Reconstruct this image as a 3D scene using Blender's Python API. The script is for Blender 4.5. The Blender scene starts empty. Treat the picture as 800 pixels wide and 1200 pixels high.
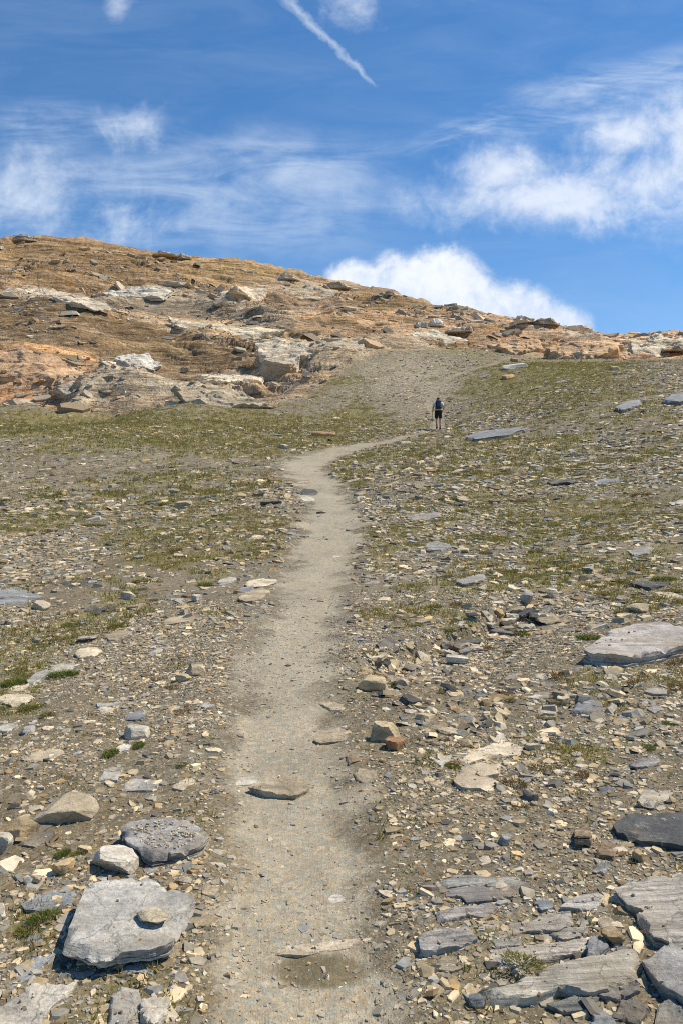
import bpy, bmesh, math, random
import numpy as np
from mathutils import Vector, Matrix

scene = bpy.context.scene
COL = scene.collection
R = math.radians
rng = np.random.default_rng(11)

# ------------------------------------------------------------------ noise
def _hash(ix, iy, iz, seed):
    h = (ix.astype(np.int64) * 374761393 + iy.astype(np.int64) * 668265263 + iz.astype(np.int64) * 2147483647 + seed * 974634777) & 0xFFFFFFFF
    h = ((h ^ (h >> 13)) * 1274126177) & 0xFFFFFFFF
    h = ((h ^ (h >> 16)) * 2246822519) & 0xFFFFFFFF
    return ((h ^ (h >> 15)) & 0xFFFFFF).astype(np.float64) / 0xFFFFFF

def noise2(x, y, seed=0):
    xi = np.floor(x); yi = np.floor(y)
    fx = x - xi; fy = y - yi
    fx = fx * fx * fx * (fx * (fx * 6 - 15) + 10); fy = fy * fy * fy * (fy * (fy * 6 - 15) + 10)
    z = np.zeros_like(xi)
    a = _hash(xi, yi, z, seed); b = _hash(xi + 1, yi, z, seed)
    c = _hash(xi, yi + 1, z, seed); d = _hash(xi + 1, yi + 1, z, seed)
    return (a + (b - a) * fx) * (1 - fy) + (c + (d - c) * fx) * fy          # 0..1

def noise3(x, y, z, seed=0):
    xi = np.floor(x); yi = np.floor(y); zi = np.floor(z)
    fx = x - xi; fy = y - yi; fz = z - zi
    fx = fx * fx * (3 - 2 * fx); fy = fy * fy * (3 - 2 * fy); fz = fz * fz * (3 - 2 * fz)
    out = 0
    for k, wz in ((0, 1 - fz), (1, fz)):
        a = _hash(xi, yi, zi + k, seed); b = _hash(xi + 1, yi, zi + k, seed)
        c = _hash(xi, yi + 1, zi + k, seed); d = _hash(xi + 1, yi + 1, zi + k, seed)
        out = out + wz * ((a + (b - a) * fx) * (1 - fy) + (c + (d - c) * fx) * fy)
    return out

def fbm2(x, y, seed=0, oct=4, gain=.5):
    s = 0; a = 1; t = 0
    for o in range(oct):
        s = s + a * (noise2(x * 2 ** o + 17.3 * o, y * 2 ** o - 9.1 * o, seed + o) - .5); t += a; a *= gain
    return s / t * 2          # about -1..1

def fbm3(x, y, z, seed=0, oct=4, gain=.5):
    s = 0; a = 1; t = 0
    for o in range(oct):
        k = 2 ** o
        s = s + a * (noise3(x * k + 17.3 * o, y * k - 9.1 * o, z * k + 3.7 * o, seed + o) - .5); t += a; a *= gain
    return s / t * 2

def sstep(a, b, x):
    t = np.clip((x - a) / (b - a), 0, 1)
    return t * t * (3 - 2 * t)

# ------------------------------------------------------------------ terrain height
CAMZ = 1.6
F = 900.0                      # focal length for an 800 x 1200 frame
def ctl(px, py, d):
    return ((px - 400) / F * d, d, CAMZ + (600 - py) / F * d)

COLS = {
 -500: [(600,17),(520,36),(475,58),(400,82),(335,112),(285,148),(278,160),(295,210)],
 -200: [(600,17),(525,35),(472,60),(402,80),(340,112),(285,148),(276,160),(295,210)],
 0:   [(600,17),(540,32),(500,48),(472,60),(440,68),(414,76),(400,80),(345,110),(305,138),(283,153),(279,158),(298,210)],
 100: [(600,17),(540,31),(500,46),(474,60),(445,67),(425,75),(400,86),(350,115),(305,142),(286,154),(283,159),(302,210)],
 200: [(600,17),(540,30),(500,45),(480,56),(458,65),(440,73),(425,82),(390,100),(350,125),(312,148),(303,154),(300,159),(320,210)],
 300: [(600,16.3),(545,27),(520,36),(495,50),(472,61),(445,72),(400,92),(360,118),(328,146),(317,154),(314,158),(332,210)],
 400: [(600,16),(560,22),(537,29),(512,42),(490,54),(465,62),(440,69),(410,79),(385,94),(360,118),(338,145),(331,153),(328,157),(346,210)],
 500: [(600,15.5),(560,20.5),(530,30),(508,43),(494,50),(470,57),(440,66),(410,79),(390,93),(370,118),(354,140),(349,147),(368,210)],
 600: [(600,15),(560,19.5),(520,30),(490,42),(460,52),(432,64),(420,75),(405,90),(390,106),(378,119),(374,125),(395,210)],
 700: [(600,14),(560,18),(520,26),(490,34),(460,43),(440,52),(428,64),(418,78),(402,98),(391,116),(388,121),(408,210)],
 800: [(600,13),(560,16.5),(520,23),(490,29),(460,38),(440,46),(428,58),(416,74),(402,94),(391,110),(389,114),(408,210)],
 1000:[(600,11.5),(550,16),(500,24),(460,34),(435,48),(415,70),(400,92),(392,108),(410,210)],
 1300:[(600,10),(540,16),(480,26),(440,40),(415,62),(400,88),(394,104),(412,210)],
}
pts = []
for px, lst in COLS.items():
    for py, d in lst:
        pts.append(ctl(px, py, d))
    for py, d in ((470, 420), (545, 1000), (580, 2600)):
        pts.append(ctl(px, py, d))
for X in (-5, -2.5, -1, 0, 1, 2.5, 5):
    for Y in (-4, -1, 1, 2.5, 4, 6, 8.5):
        pts.append((X, Y, .09 * Y + .035 * X + .03 * max(0, X - 2)))
for X in (-300, -60, -15, 15, 60, 300):
    for Y in (-8, -60, -400, -2000):
        pts.append((X, Y, -3.5 * math.asinh(-Y / 30) - .02 * abs(X) ** .8))
for sx in (-1, 1):
    for q in (8, 30, 120, 600, 2500):
        pts.append((sx * q * 2, q * .4, q * .05 - (.0 if q < 100 else q * .04)))
P = np.array(pts)
def _scale(x, y):
    return np.sqrt(x * x + y * y + 9)
def _emb(x, y):
    k = _scale(x, y)
    return 2.6 * x / k, 2.6 * y / k, np.log(k)
PE = np.stack(_emb(P[:, 0], P[:, 1]), 1)
PQ = P[:, 2] / _scale(P[:, 0], P[:, 1])
_n = len(P)
_A = np.zeros((_n + 4, _n + 4))
_A[:_n, :_n] = np.linalg.norm(PE[:, None] - PE[None], axis=2) ** 3 - np.eye(_n) * 6e-4
_A[:_n, _n] = 1; _A[:_n, _n + 1:] = PE
_A[_n:, :_n] = _A[:_n, _n:].T
_W = np.linalg.solve(_A, np.concatenate([PQ, [0, 0, 0, 0]]))
def base_h(x, y):
    x = np.asarray(x, float); y = np.asarray(y, float)
    sh = x.shape; xf = x.ravel(); yf = y.ravel()
    out = np.empty(xf.size)
    E32 = PE.astype(np.float32); W32 = _W[:_n].astype(np.float32)
    for i in range(0, xf.size, 40000):
        xx = xf[i:i + 40000]; yy = yf[i:i + 40000]
        a, b, c = _emb(xx, yy)
        r2 = (a.astype(np.float32)[:, None] - E32[:, 0]) ** 2; r2 += (b.astype(np.float32)[:, None] - E32[:, 1]) ** 2; r2 += (c.astype(np.float32)[:, None] - E32[:, 2]) ** 2
        K = r2 * np.sqrt(r2)
        out[i:i + 40000] = (K @ W32 + _W[_n] + _W[_n + 1] * a + _W[_n + 2] * b + _W[_n + 3] * c) * _scale(xx, yy)
    return out.reshape(sh)

HS_PX = np.array([-800, -400, 0, 100, 200, 300, 360, 400, 440, 500, 560, 600, 700, 800, 1100, 1500])
HS_D = np.array([56, 58, 60, 60, 58, 59, 62, 71, 78, 82, 86, 82, 74, 69, 62, 60.])
def hill_mask(x, y):
    yy = np.maximum(y, 1)
    px = 400 + F * x / yy
    d0 = np.interp(px, HS_PX, HS_D) + 3.0 * fbm2(x / 9, y / 9, 70, 3)
    return sstep(-2, 4, y - d0) * (y > 1)

_yb = np.exp(np.linspace(math.log(20), math.log(200), 500))
def _hit_base(pxy):
    pxy = np.asarray(pxy, float); az = (pxy[:, 0] - 400) / F; el = (600 - pxy[:, 1]) / F
    X = az[:, None] * _yb; Y = np.broadcast_to(_yb, X.shape)
    D = CAMZ + el[:, None] * _yb - base_h(X, Y)
    b = D < 0; i = np.where(b.any(1), np.argmax(b, 1), 380)
    return _yb[i]
# crest lines of the rock ledges: (photograph x, y) ..., height, width of the front, width of the back
LEDGES = [
 ([(-150,330),(0,336),(60,342),(110,350),(150,360),(200,374),(260,384),(310,390),(350,398)],3.0,5.0,11),
 ([(85,350),(130,338),(160,335),(220,340),(280,348),(330,358),(390,368)],2.2,3.2,9),
 ([(60,476),(80,458),(95,440),(120,422),(150,412),(185,418),(230,436),(270,450),(310,464),(340,476)],3.1,6.0,6),
 ([(-150,400),(0,410),(50,414),(90,430),(130,446)],2.3,4.2,5),
 ([(290,428),(300,400),(312,396),(340,398),(390,402),(432,398),(470,404)],2.5,2.6,8),
 ([(215,452),(235,440),(300,438),(325,442)],1.2,1.4,4),
 ([(150,334),(162,324),(225,324),(238,334)],1.7,1.3,6),
 ([(245,352),(270,336),(310,331),(350,329),(390,336),(420,350)],1.9,3.2,8),
 ([(560,408),(580,394),(620,396),(650,401),(700,401),(730,394),(770,391),(830,391),(1000,388)],3.0,3.2,9),
 ([(585,378),(600,368),(640,369),(690,381),(725,388)],1.9,2.6,8),
 ([(385,378),(420,372),(460,369),(510,373),(560,382),(600,386)],1.6,2.4,6),
 ([(-100,300),(0,300),(60,298),(130,306),(200,317),(240,322)],1.2,2.4,7),
 ([(-100,320),(0,319),(80,316),(150,323)],1.1,2.2,6),
 ([(430,402),(470,391),(500,396),(540,408)],1.3,2.0,6),
 ([(100,390),(160,396),(220,402),(290,410)],1.2,1.6,6),
 ([(330,452),(370,440),(420,430)],1.0,2.0,5),
 ([(0,372),(50,374),(110,384)],1.1,1.5,6),
]
_LC = []
def _smooth(v, n):
    k = np.hanning(n + 2)[1:-1]; k /= k.sum()
    return np.convolve(np.pad(v, n // 2, mode='edge'), k, 'valid')[:len(v)]
for _l, _a, _f, _b in LEDGES:
    d0 = _hit_base(_l)
    d1 = _hit_base([(p[0], p[1] + .75 * _a * F / d) for p, d in zip(_l, d0)])
    gx = np.arange(_l[0][0], _l[-1][0] + 1, 3.)
    gy = np.interp(gx, [p[0] for p in _l], [p[1] for p in _l])
    dm = np.median(d1)
    gd = _smooth(np.interp(gx, [p[0] for p in _l], dm + np.clip(d1 - dm, -.06 * dm, .06 * dm)), 15)
    lift = (600 - gy) / F * gd + CAMZ - base_h((gx - 400) / F * gd, gd)
    ga = _smooth(np.clip(lift, 0, 1.35 * _a), 7)
    print('ledge', _l[0], 'd', gd.min().round(1), gd.max().round(1), 'amp', ga.min().round(2), ga.max().round(2))
    _LC.append((gx, gd, ga, _f, _b))
def ledge_h(x, y):
    px = 400 + F * x / np.maximum(y, 1)
    out = np.zeros_like(x)
    for k, (lx, ld, la, f, b) in enumerate(_LC):
        d = np.interp(px, lx, ld)
        a = np.interp(px, lx, la)
        end = sstep(0, 26, px - lx[0]) * sstep(0, 26, lx[-1] - px)
        t = y - d + .8 * fbm2(x / 7 + k * 7, y / 30, 400 + k, 3)
        amp = a * (1 + .22 * fbm2(x / 6 + k, y / 40, 430 + k, 3))
        out += amp * end * np.clip((t + 1.45 * f) / (1.45 * f + .2), 0, 1) ** 1.9 * (1 - sstep(.3, b, t))
    return out

# bed colours of each ledge: face, paler crest, how far the face runs down (m)
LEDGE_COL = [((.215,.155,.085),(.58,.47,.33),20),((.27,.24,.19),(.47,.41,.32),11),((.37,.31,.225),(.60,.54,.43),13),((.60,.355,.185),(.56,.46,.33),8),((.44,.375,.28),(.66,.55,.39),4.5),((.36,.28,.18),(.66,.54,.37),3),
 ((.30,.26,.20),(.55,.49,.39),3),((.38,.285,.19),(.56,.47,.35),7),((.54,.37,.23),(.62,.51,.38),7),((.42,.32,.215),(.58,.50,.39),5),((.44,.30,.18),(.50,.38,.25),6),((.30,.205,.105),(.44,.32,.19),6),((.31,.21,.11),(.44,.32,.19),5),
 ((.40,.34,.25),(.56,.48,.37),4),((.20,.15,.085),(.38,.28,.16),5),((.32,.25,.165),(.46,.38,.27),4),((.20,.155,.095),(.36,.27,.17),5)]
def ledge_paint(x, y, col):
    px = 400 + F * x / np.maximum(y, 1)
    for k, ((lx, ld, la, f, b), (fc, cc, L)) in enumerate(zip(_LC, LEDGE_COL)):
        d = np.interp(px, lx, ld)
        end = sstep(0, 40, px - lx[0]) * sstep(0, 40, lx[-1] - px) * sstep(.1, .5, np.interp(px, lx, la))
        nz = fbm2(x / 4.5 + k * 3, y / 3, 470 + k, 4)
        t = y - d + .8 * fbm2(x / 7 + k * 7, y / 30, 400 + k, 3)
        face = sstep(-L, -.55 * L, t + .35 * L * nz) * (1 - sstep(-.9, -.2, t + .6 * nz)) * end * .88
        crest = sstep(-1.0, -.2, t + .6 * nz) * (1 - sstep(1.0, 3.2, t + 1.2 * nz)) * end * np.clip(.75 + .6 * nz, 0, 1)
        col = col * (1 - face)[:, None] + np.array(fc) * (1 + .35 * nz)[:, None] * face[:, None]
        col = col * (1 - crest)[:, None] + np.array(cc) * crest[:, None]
    return col

def terrace(t, k):
    f = t - np.floor(t)
    return np.floor(t) + sstep(1 - k, 1, f) * .72 + f * .28

def detail_h(x, y, hb):
    r = np.sqrt(x * x + y * y)
    h = .05 * fbm2(x / 1.3, y / 1.3, 3, 4) + .10 * fbm2(x / 4.7, y / 4.7, 5, 3) * sstep(2, 10, r) + .35 * fbm2(x / 14., y / 14., 8, 3) * sstep(16, 45, r)
    h += .012 * fbm2(x / .22, y / .22, 4, 3) * (r < 30)
    m = hill_mask(x, y) * (y < 260)
    idx = np.nonzero(m > .001)
    if idx[0].size:
        xs = x[idx]; ys = y[idx]; hs = hb[idx]
        w = fbm2(xs / 24, ys / 10, 21, 3)
        lh = ledge_h(xs, ys)
        lf = fbm2(xs / 30, ys / 22, 22, 4)
        s = hs + .13 * xs + 2.2 * w + .10 * ys * 0
        a1 = sstep(-.35, .35, fbm2(xs / 26, ys / 18, 31, 3))
        a2 = sstep(-.3, .4, fbm2(xs / 12, ys / 9, 32, 3))
        p1, p2, p3 = 5.2, 1.7, .62
        d = 0
        d = d + a1 * .55 * (terrace(s / p1, .22) - s / p1 - .32) * p1 * .62
        s2 = s + d + .7 * fbm2(xs / 9, ys / 3, 24, 3)
        d = d + (.3 + .7 * a2) * .8 * (terrace(s2 / p2, .25) - s2 / p2 - .32) * p2 * .8
        s3 = s2 + .25 * fbm2(xs / 4.5, ys / 1.4, 26, 3)
        d = d + .6 * (terrace(s3 / p3, .3) - s3 / p3 - .3) * p3
        rid = 1 - np.abs(fbm2(xs / 13, ys / 6, 41, 3))
        d = d + lh + .16 * np.clip(lh, 0, 1) * fbm2(xs / 7, (hs + lh) / .6, 450, 3) + .25 * np.clip(lh, 0, 1) * fbm2(xs / 3.5, ys / 2.2, 451, 3) + .7 * lf + .7 * (rid - .75) + .22 * fbm2(xs / 2.6, ys / 1.1, 44, 3)
        cr = 1 - np.abs(fbm2(xs / 7.5 + .4 * w, s3 / .95, 47, 3)) * 2.2
        cr2 = 1 - np.abs(fbm2(xs / 16 + .2 * w, s / 2.2, 49, 3)) * 2.6
        d = d - .30 * sstep(.70, .97, cr) * a2 - .45 * sstep(.78, .98, cr2)
        bl = noise2(xs / 3.4 + w, np.floor(s3 / .8), 52)
        d = d + .5 * (bl - .5) * a2
        near = sstep(52, 80, ys)
        h[idx] += d * m[idx] * (.75 + .25 * near)
    return h

# ------------------------------------------------------------------ trail
PATH_PX = [(368,1290,150),(366,1200,128),(356,1120,112),(350,1050,98),(348,950,82),(334,860,72),(330,800,68),(340,750,64),(360,700,52),(374,650,46),(386,615,38),(386,590,33),
           (378,572,28),(362,558,27),(356,547,28),(364,538,30),(392,529,27),(430,521,17),(462,515,11),(492,508,8),(512,502,10),(513,488,8),(505,472,7),(512,452,6),(540,437,5),(575,428,5),(600,419,4)]
_ys = np.exp(np.linspace(math.log(.7), math.log(240), 900))
def smooth_h(x, y):
    """terrain without the fine relief"""
    x = np.asarray(x, float); y = np.asarray(y, float)
    hb = base_h(x, y)
    return hb + detail_h(x, y, hb)
def hits(pxy, fn=None):
    """first crossing of sight lines with the ground, as world points"""
    fn = fn or smooth_h
    pxy = np.asarray(pxy, float)
    az = (pxy[:, 0] - 400) / F; el = (600 - pxy[:, 1]) / F
    X = az[:, None] * _ys; Y = np.broadcast_to(_ys, X.shape).copy()
    H = fn(X, Y)
    D = CAMZ + el[:, None] * _ys - H
    below = D < 0
    i = np.argmax(below, 1)
    i = np.where(below.any(1), i, len(_ys) - 1); i = np.maximum(i, 1)
    k = np.arange(len(i))
    a = D[k, i - 1]; b = D[k, i]
    t = np.clip(a / (a - b + 1e-9), 0, 1)
    d = _ys[i - 1] + (_ys[i] - _ys[i - 1]) * t
    x = az * d
    return np.stack([x, d, fn(x, d)], 1)

_pp = hits([(p[0], p[1]) for p in PATH_PX])
PATH_W = [(-.02, -6.0, .45), (-.02, -1, .42), (-.03, .8, .36)] + [(p[0], p[1], max(.25, .95 * q[2] / F * p[1])) for p, q in zip(_pp, PATH_PX)]
PATH_W = [p for i, p in enumerate(PATH_W)]
def path_dist(x, y):
    """distance to the trail's centre line, in half widths"""
    best = np.full(x.shape, 99.)
    for (x0, y0, w0), (x1, y1, w1) in zip(PATH_W[:-1], PATH_W[1:]):
        dx, dy = x1 - x0, y1 - y0
        L = dx * dx + dy * dy + 1e-9
        t = np.clip(((x - x0) * dx + (y - y0) * dy) / L, 0, 1)
        d = np.hypot(x - x0 - t * dx, y - y0 - t * dy) / (w0 + (w1 - w0) * t)
        best = np.minimum(best, d)
    return best

BANK = None
def full_h(x, y):
    x = np.asarray(x, float); y = np.asarray(y, float)
    h = smooth_h(x, y)
    m = (y < 80) & (y > -8)
    if m.any():
        pd = path_dist(x[m], y[m])
        h[m] -= .035 * sstep(1.3, .5, pd)
    if BANK is not None:
        (x0, y0), (x1, y1) = BANK
        m = (y > 3) & (y < 11) & (x > -.5) & (x < 4)
        if m.any():
            xs, ys = x[m], y[m]
            L = math.hypot(x1 - x0, y1 - y0); tx, ty = (x1 - x0) / L, (y1 - y0) / L
            t = ((xs - x0) * tx + (ys - y0) * ty) / L
            dd = (xs - x0) * ty - (ys - y0) * tx + .10 * fbm2(xs / .35, ys / .35, 301, 3)     # positive on the camera's side
            h[m] -= .13 * sstep(-.02, .07, dd) * (1 - sstep(.25, 1.5, dd)) * sstep(-.12, .08, t) * (1 - sstep(.8, 1.1, t))
    return h
_bk = hits([(432, 772), (612, 706)], full_h)
BANK = ((_bk[0][0], _bk[0][1]), (_bk[1][0], _bk[1][1]))

def normal_at(x, y, e=.15):
    x = np.atleast_1d(np.asarray(x, float)); y = np.atleast_1d(np.asarray(y, float))
    dx = (full_h(x + e, y) - full_h(x - e, y)) / (2 * e)
    dy = (full_h(x, y + e) - full_h(x, y - e)) / (2 * e)
    n = np.stack([-dx, -dy, np.ones_like(dx)], 1)
    return n / np.linalg.norm(n, axis=1, keepdims=True)

# ------------------------------------------------------------------ mesh helpers
def mesh_from(name, V, loops, sizes, smooth=False):
    me = bpy.data.meshes.new(name)
    V = np.asarray(V, np.float32); loops = np.asarray(loops, np.int32).ravel(); sizes = np.asarray(sizes, np.int32)
    me.vertices.add(len(V)); me.vertices.foreach_set('co', V.ravel())
    me.loops.add(len(loops)); me.loops.foreach_set('vertex_index', loops)
    me.polygons.add(len(sizes))
    st = np.zeros(len(sizes), np.int32); st[1:] = np.cumsum(sizes)[:-1]
    me.polygons.foreach_set('loop_start', st); me.polygons.foreach_set('loop_total', sizes)
    me.update(calc_edges=True)
    me.polygons.foreach_set('use_smooth', np.full(len(sizes), smooth))
    return me
def set_col(me, col, name='tint'):
    a = me.attributes.new(name, 'FLOAT_COLOR', 'POINT')
    col = np.asarray(col, np.float32)
    if col.ndim == 1: col = np.broadcast_to(col, (len(me.vertices), 3))
    c4 = np.ones((len(me.vertices), 4), np.float32); c4[:, :3] = col[:, :3]
    a.data.foreach_set('color', c4.ravel())
def set_val(me, v, name):
    a = me.attributes.new(name, 'FLOAT', 'POINT'); a.data.foreach_set('value', np.asarray(v, np.float32))
def link(name, me, mat=None, parent=None, loc=(0, 0, 0)):
    o = bpy.data.objects.new(name, me); COL.objects.link(o); o.location = loc
    if mat is not None and me is not None and not me.materials: me.materials.append(mat)
    if parent is not None: o.parent = parent
    return o
def tag(o, label=None, cat=None, group=None, kind=None):
    if label: o['label'] = label
    if cat: o['category'] = cat
    if group: o['group'] = group
    if kind: o['kind'] = kind
    return o

# ------------------------------------------------------------------ material helpers
class NT:
    def __init__(s, mat):
        mat.use_nodes = True
        s.t = mat.node_tree; s.n = s.t.nodes; s.l = s.t.links
    def add(s, typ, **kw):
        nd = s.n.new(typ)
        for k, v in kw.items():
            if k == 'ins':
                for i, val in v.items():
                    if isinstance(val, bpy.types.NodeSocket): s.l.new(val, nd.inputs[i])
                    else: nd.inputs[i].default_value = val
            else: setattr(nd, k, v)
        return nd
    def math(s, op, a, b=0., c=None, clamp=False):
        d = {0: a, 1: b}
        if c is not None: d[2] = c
        nd = s.add('ShaderNodeMath', operation=op, ins=d); nd.use_clamp = clamp
        return nd.outputs[0]
    def vmath(s, op, a, b):
        return s.add('ShaderNodeVectorMath', operation=op, ins={0: a, 1: b}).outputs[0]
    def noise(s, vec, scale, detail=4, rough=.55, dist=0.):
        nd = s.add('ShaderNodeTexNoise', ins={'Vector': vec, 'Scale': scale, 'Detail': detail, 'Roughness': rough, 'Distortion': dist})
        return nd
    def maprange(s, v, a, b, c=0., d=1., smooth=True):
        nd = s.add('ShaderNodeMapRange', ins={0: v, 1: a, 2: b, 3: c, 4: d})
        if smooth: nd.interpolation_type = 'SMOOTHSTEP'
        return nd.outputs[0]
    def mix(s, f, a, b, blend='MIX'):
        nd = s.add('ShaderNodeMix', data_type='RGBA', blend_type=blend)
        for i, v in ((0, f), (6, a), (7, b)):
            if isinstance(v, bpy.types.NodeSocket): s.l.new(v, nd.inputs[i])
            else: nd.inputs[i].default_value = v if i == 0 else (*v, 1)
        return nd.outputs[2]
    def scale(s, col, f):
        nd = s.add('ShaderNodeVectorMath', operation='SCALE', ins={0: col, 3: f})
        return nd.outputs[0]

def newmat(name):
    m = bpy.data.materials.new(name); m.use_nodes = True
    nt = NT(m); b = nt.n['Principled BSDF']; b.inputs['Roughness'].default_value = .85
    b.inputs['Specular IOR Level'].default_value = .25
    return m, nt, b

def plain(name, col, rough=.7):
    m, nt, b = newmat(name)
    tc = nt.add('ShaderNodeTexCoord').outputs['Object']
    n = nt.noise(tc, 30, 3).outputs[0]
    f = nt.maprange(n, .2, .8, .8, 1.15, False)
    c = nt.add('ShaderNodeRGB'); c.outputs[0].default_value = (*col, 1)
    nt.l.new(nt.scale(c.outputs[0], f), b.inputs['Base Color']); b.inputs['Roughness'].default_value = rough
    return m

# ground: vertex colour times broken-stone cells of three sizes
def ground_material():
    m, nt, b = newmat('stony_ground')
    pos = nt.add('ShaderNodeNewGeometry').outputs['Position']
    col = nt.add('ShaderNodeAttribute', attribute_name='tint').outputs['Color']
    gr = nt.add('ShaderNodeAttribute', attribute_name='coarse').outputs['Fac']
    warp = nt.noise(pos, 9, 3)
    wv = nt.add('ShaderNodeVectorMath', operation='MULTIPLY_ADD', ins={0: warp.outputs['Color'], 1: (.05, .05, .05), 2: pos}).outputs[0]
    def cells(sc):
        v = nt.add('ShaderNodeTexVoronoi', feature='F1', ins={'Vector': wv, 'Scale': sc, 'Randomness': 1.})
        g = nt.add('ShaderNodeSeparateColor', ins={0: v.outputs['Color']})
        return g.outputs[0], g.outputs[1], v.outputs['Distance']
    a1, h1, d1 = cells(95); a2, h2, d2 = cells(36); a3, h3, d3 = cells(9)
    n1 = nt.noise(pos, 160, 3).outputs[0]
    n2 = nt.noise(pos, 2.3, 5).outputs[0]
    f = nt.math('MULTIPLY', nt.maprange(a1, 0, 1, .72, 1.3, False), nt.maprange(a2, 0, 1, .78, 1.25, False))
    big = nt.math('MULTIPLY_ADD', nt.math('SUBTRACT', nt.maprange(a3, 0, 1, .55, 1.5, False), 1), gr, 1)
    f = nt.math('MULTIPLY', f, big)
    f = nt.math('MULTIPLY', f, nt.maprange(n1, .25, .75, .8, 1.2, False))
    f = nt.math('MULTIPLY', f, nt.maprange(n2, .25, .75, .8, 1.2, False))
    tk = nt.add('ShaderNodeAttribute', attribute_name='track').outputs['Fac']
    f = nt.math('ADD', nt.math('MULTIPLY', f, nt.math('SUBTRACT', 1., nt.math('MULTIPLY', tk, .5))), nt.math('MULTIPLY', tk, .5))
    c = nt.scale(col, f)
    # a share of the chips is bluish slate or ochre
    c = nt.mix(nt.maprange(h2, .80, .84, 0, .45, False), c, nt.scale(c, 1.0), 'MIX')
    blu = nt.mix(1., c, (.9, .97, 1.03), 'MULTIPLY'); och = nt.mix(1., c, (1.10, .98, .82), 'MULTIPLY')
    c = nt.mix(nt.maprange(h2, .74, .76, 0, 1, False), c, blu)
    c = nt.mix(nt.maprange(h1, .80, .82, 0, 1, False), c, och)
    nt.l.new(c, b.inputs['Base Color']); b.inputs['Roughness'].default_value = .92
    hgt = nt.math('ADD', nt.math('MULTIPLY', a1, .5), nt.math('MULTIPLY', a2, 1.0))
    hgt = nt.math('ADD', hgt, nt.math('MULTIPLY', n1, .6))
    bp = nt.add('ShaderNodeBump', ins={'Strength': .75, 'Distance': .008, 'Height': hgt})
    bp2 = nt.add('ShaderNodeBump', ins={'Strength': .6, 'Distance': .05, 'Height': nt.math('MULTIPLY', a3, gr), 'Normal': bp.outputs[0]})
    nt.l.new(bp2.outputs[0], b.inputs['Normal'])
    return m

def hill_material():
    m, nt, b = newmat('bedrock_hillside')
    pos = nt.add('ShaderNodeNewGeometry').outputs['Position']
    col = nt.add('ShaderNodeAttribute', attribute_name='tint').outputs['Color']
    st = nt.add('ShaderNodeMapping', ins={0: pos}); st.inputs['Rotation'].default_value = (R(-4), R(8), R(10)); st.inputs['Scale'].default_value = (.22, .22, 2.2)
    s1 = nt.noise(st.outputs[0], 1.0, 6, .65, .6).outputs[0]
    n1 = nt.noise(pos, .9, 6, .62).outputs[0]
    n2 = nt.noise(pos, 5.5, 4, .6).outputs[0]
    cr = nt.add('ShaderNodeTexVoronoi', feature='DISTANCE_TO_EDGE', ins={'Vector': nt.add('ShaderNodeVectorMath', operation='MULTIPLY_ADD', ins={0: nt.noise(pos, 1.2, 3).outputs['Color'], 1: (1.5, 1.5, .6), 2: pos}).outputs[0], 'Scale': .55})
    f = nt.math('MULTIPLY', nt.maprange(s1, .3, .7, .62, 1.35, False), nt.maprange(n1, .25, .75, .72, 1.28, False))
    f = nt.math('MULTIPLY', f, nt.maprange(n2, .25, .75, .7, 1.3, False))
    c = nt.scale(col, f)
    c = nt.mix(nt.maprange(s1, .42, .35, 0, .5), c, (.11, .08, .048))
    c = nt.mix(nt.maprange(s1, .56, .65, 0, .5), c, (.58, .475, .345))
    # cracks and lichen
    c = nt.mix(nt.maprange(cr.outputs['Distance'], .0, .06, .5, 0, False), c, (.05, .042, .03))
    n3 = nt.noise(pos, 2.1, 5, .7).outputs[0]
    c = nt.mix(nt.maprange(n3, .55, .66, 0, .55), c, (.56, .49, .39))
    c = nt.mix(nt.maprange(n3, .38, .30, 0, .5), c, (.11, .09, .05))
    nt.l.new(c, b.inputs['Base Color']); b.inputs['Roughness'].default_value = .95
    h = nt.math('ADD', nt.math('MULTIPLY', s1, 1.2), nt.math('MULTIPLY', n1, .8)); h = nt.math('ADD', h, nt.math('MULTIPLY', n2, .35))
    bp = nt.add('ShaderNodeBump', ins={'Strength': .9, 'Distance': .7, 'Height': h})
    nt.l.new(bp.outputs[0], b.inputs['Normal'])
    return m

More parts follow.
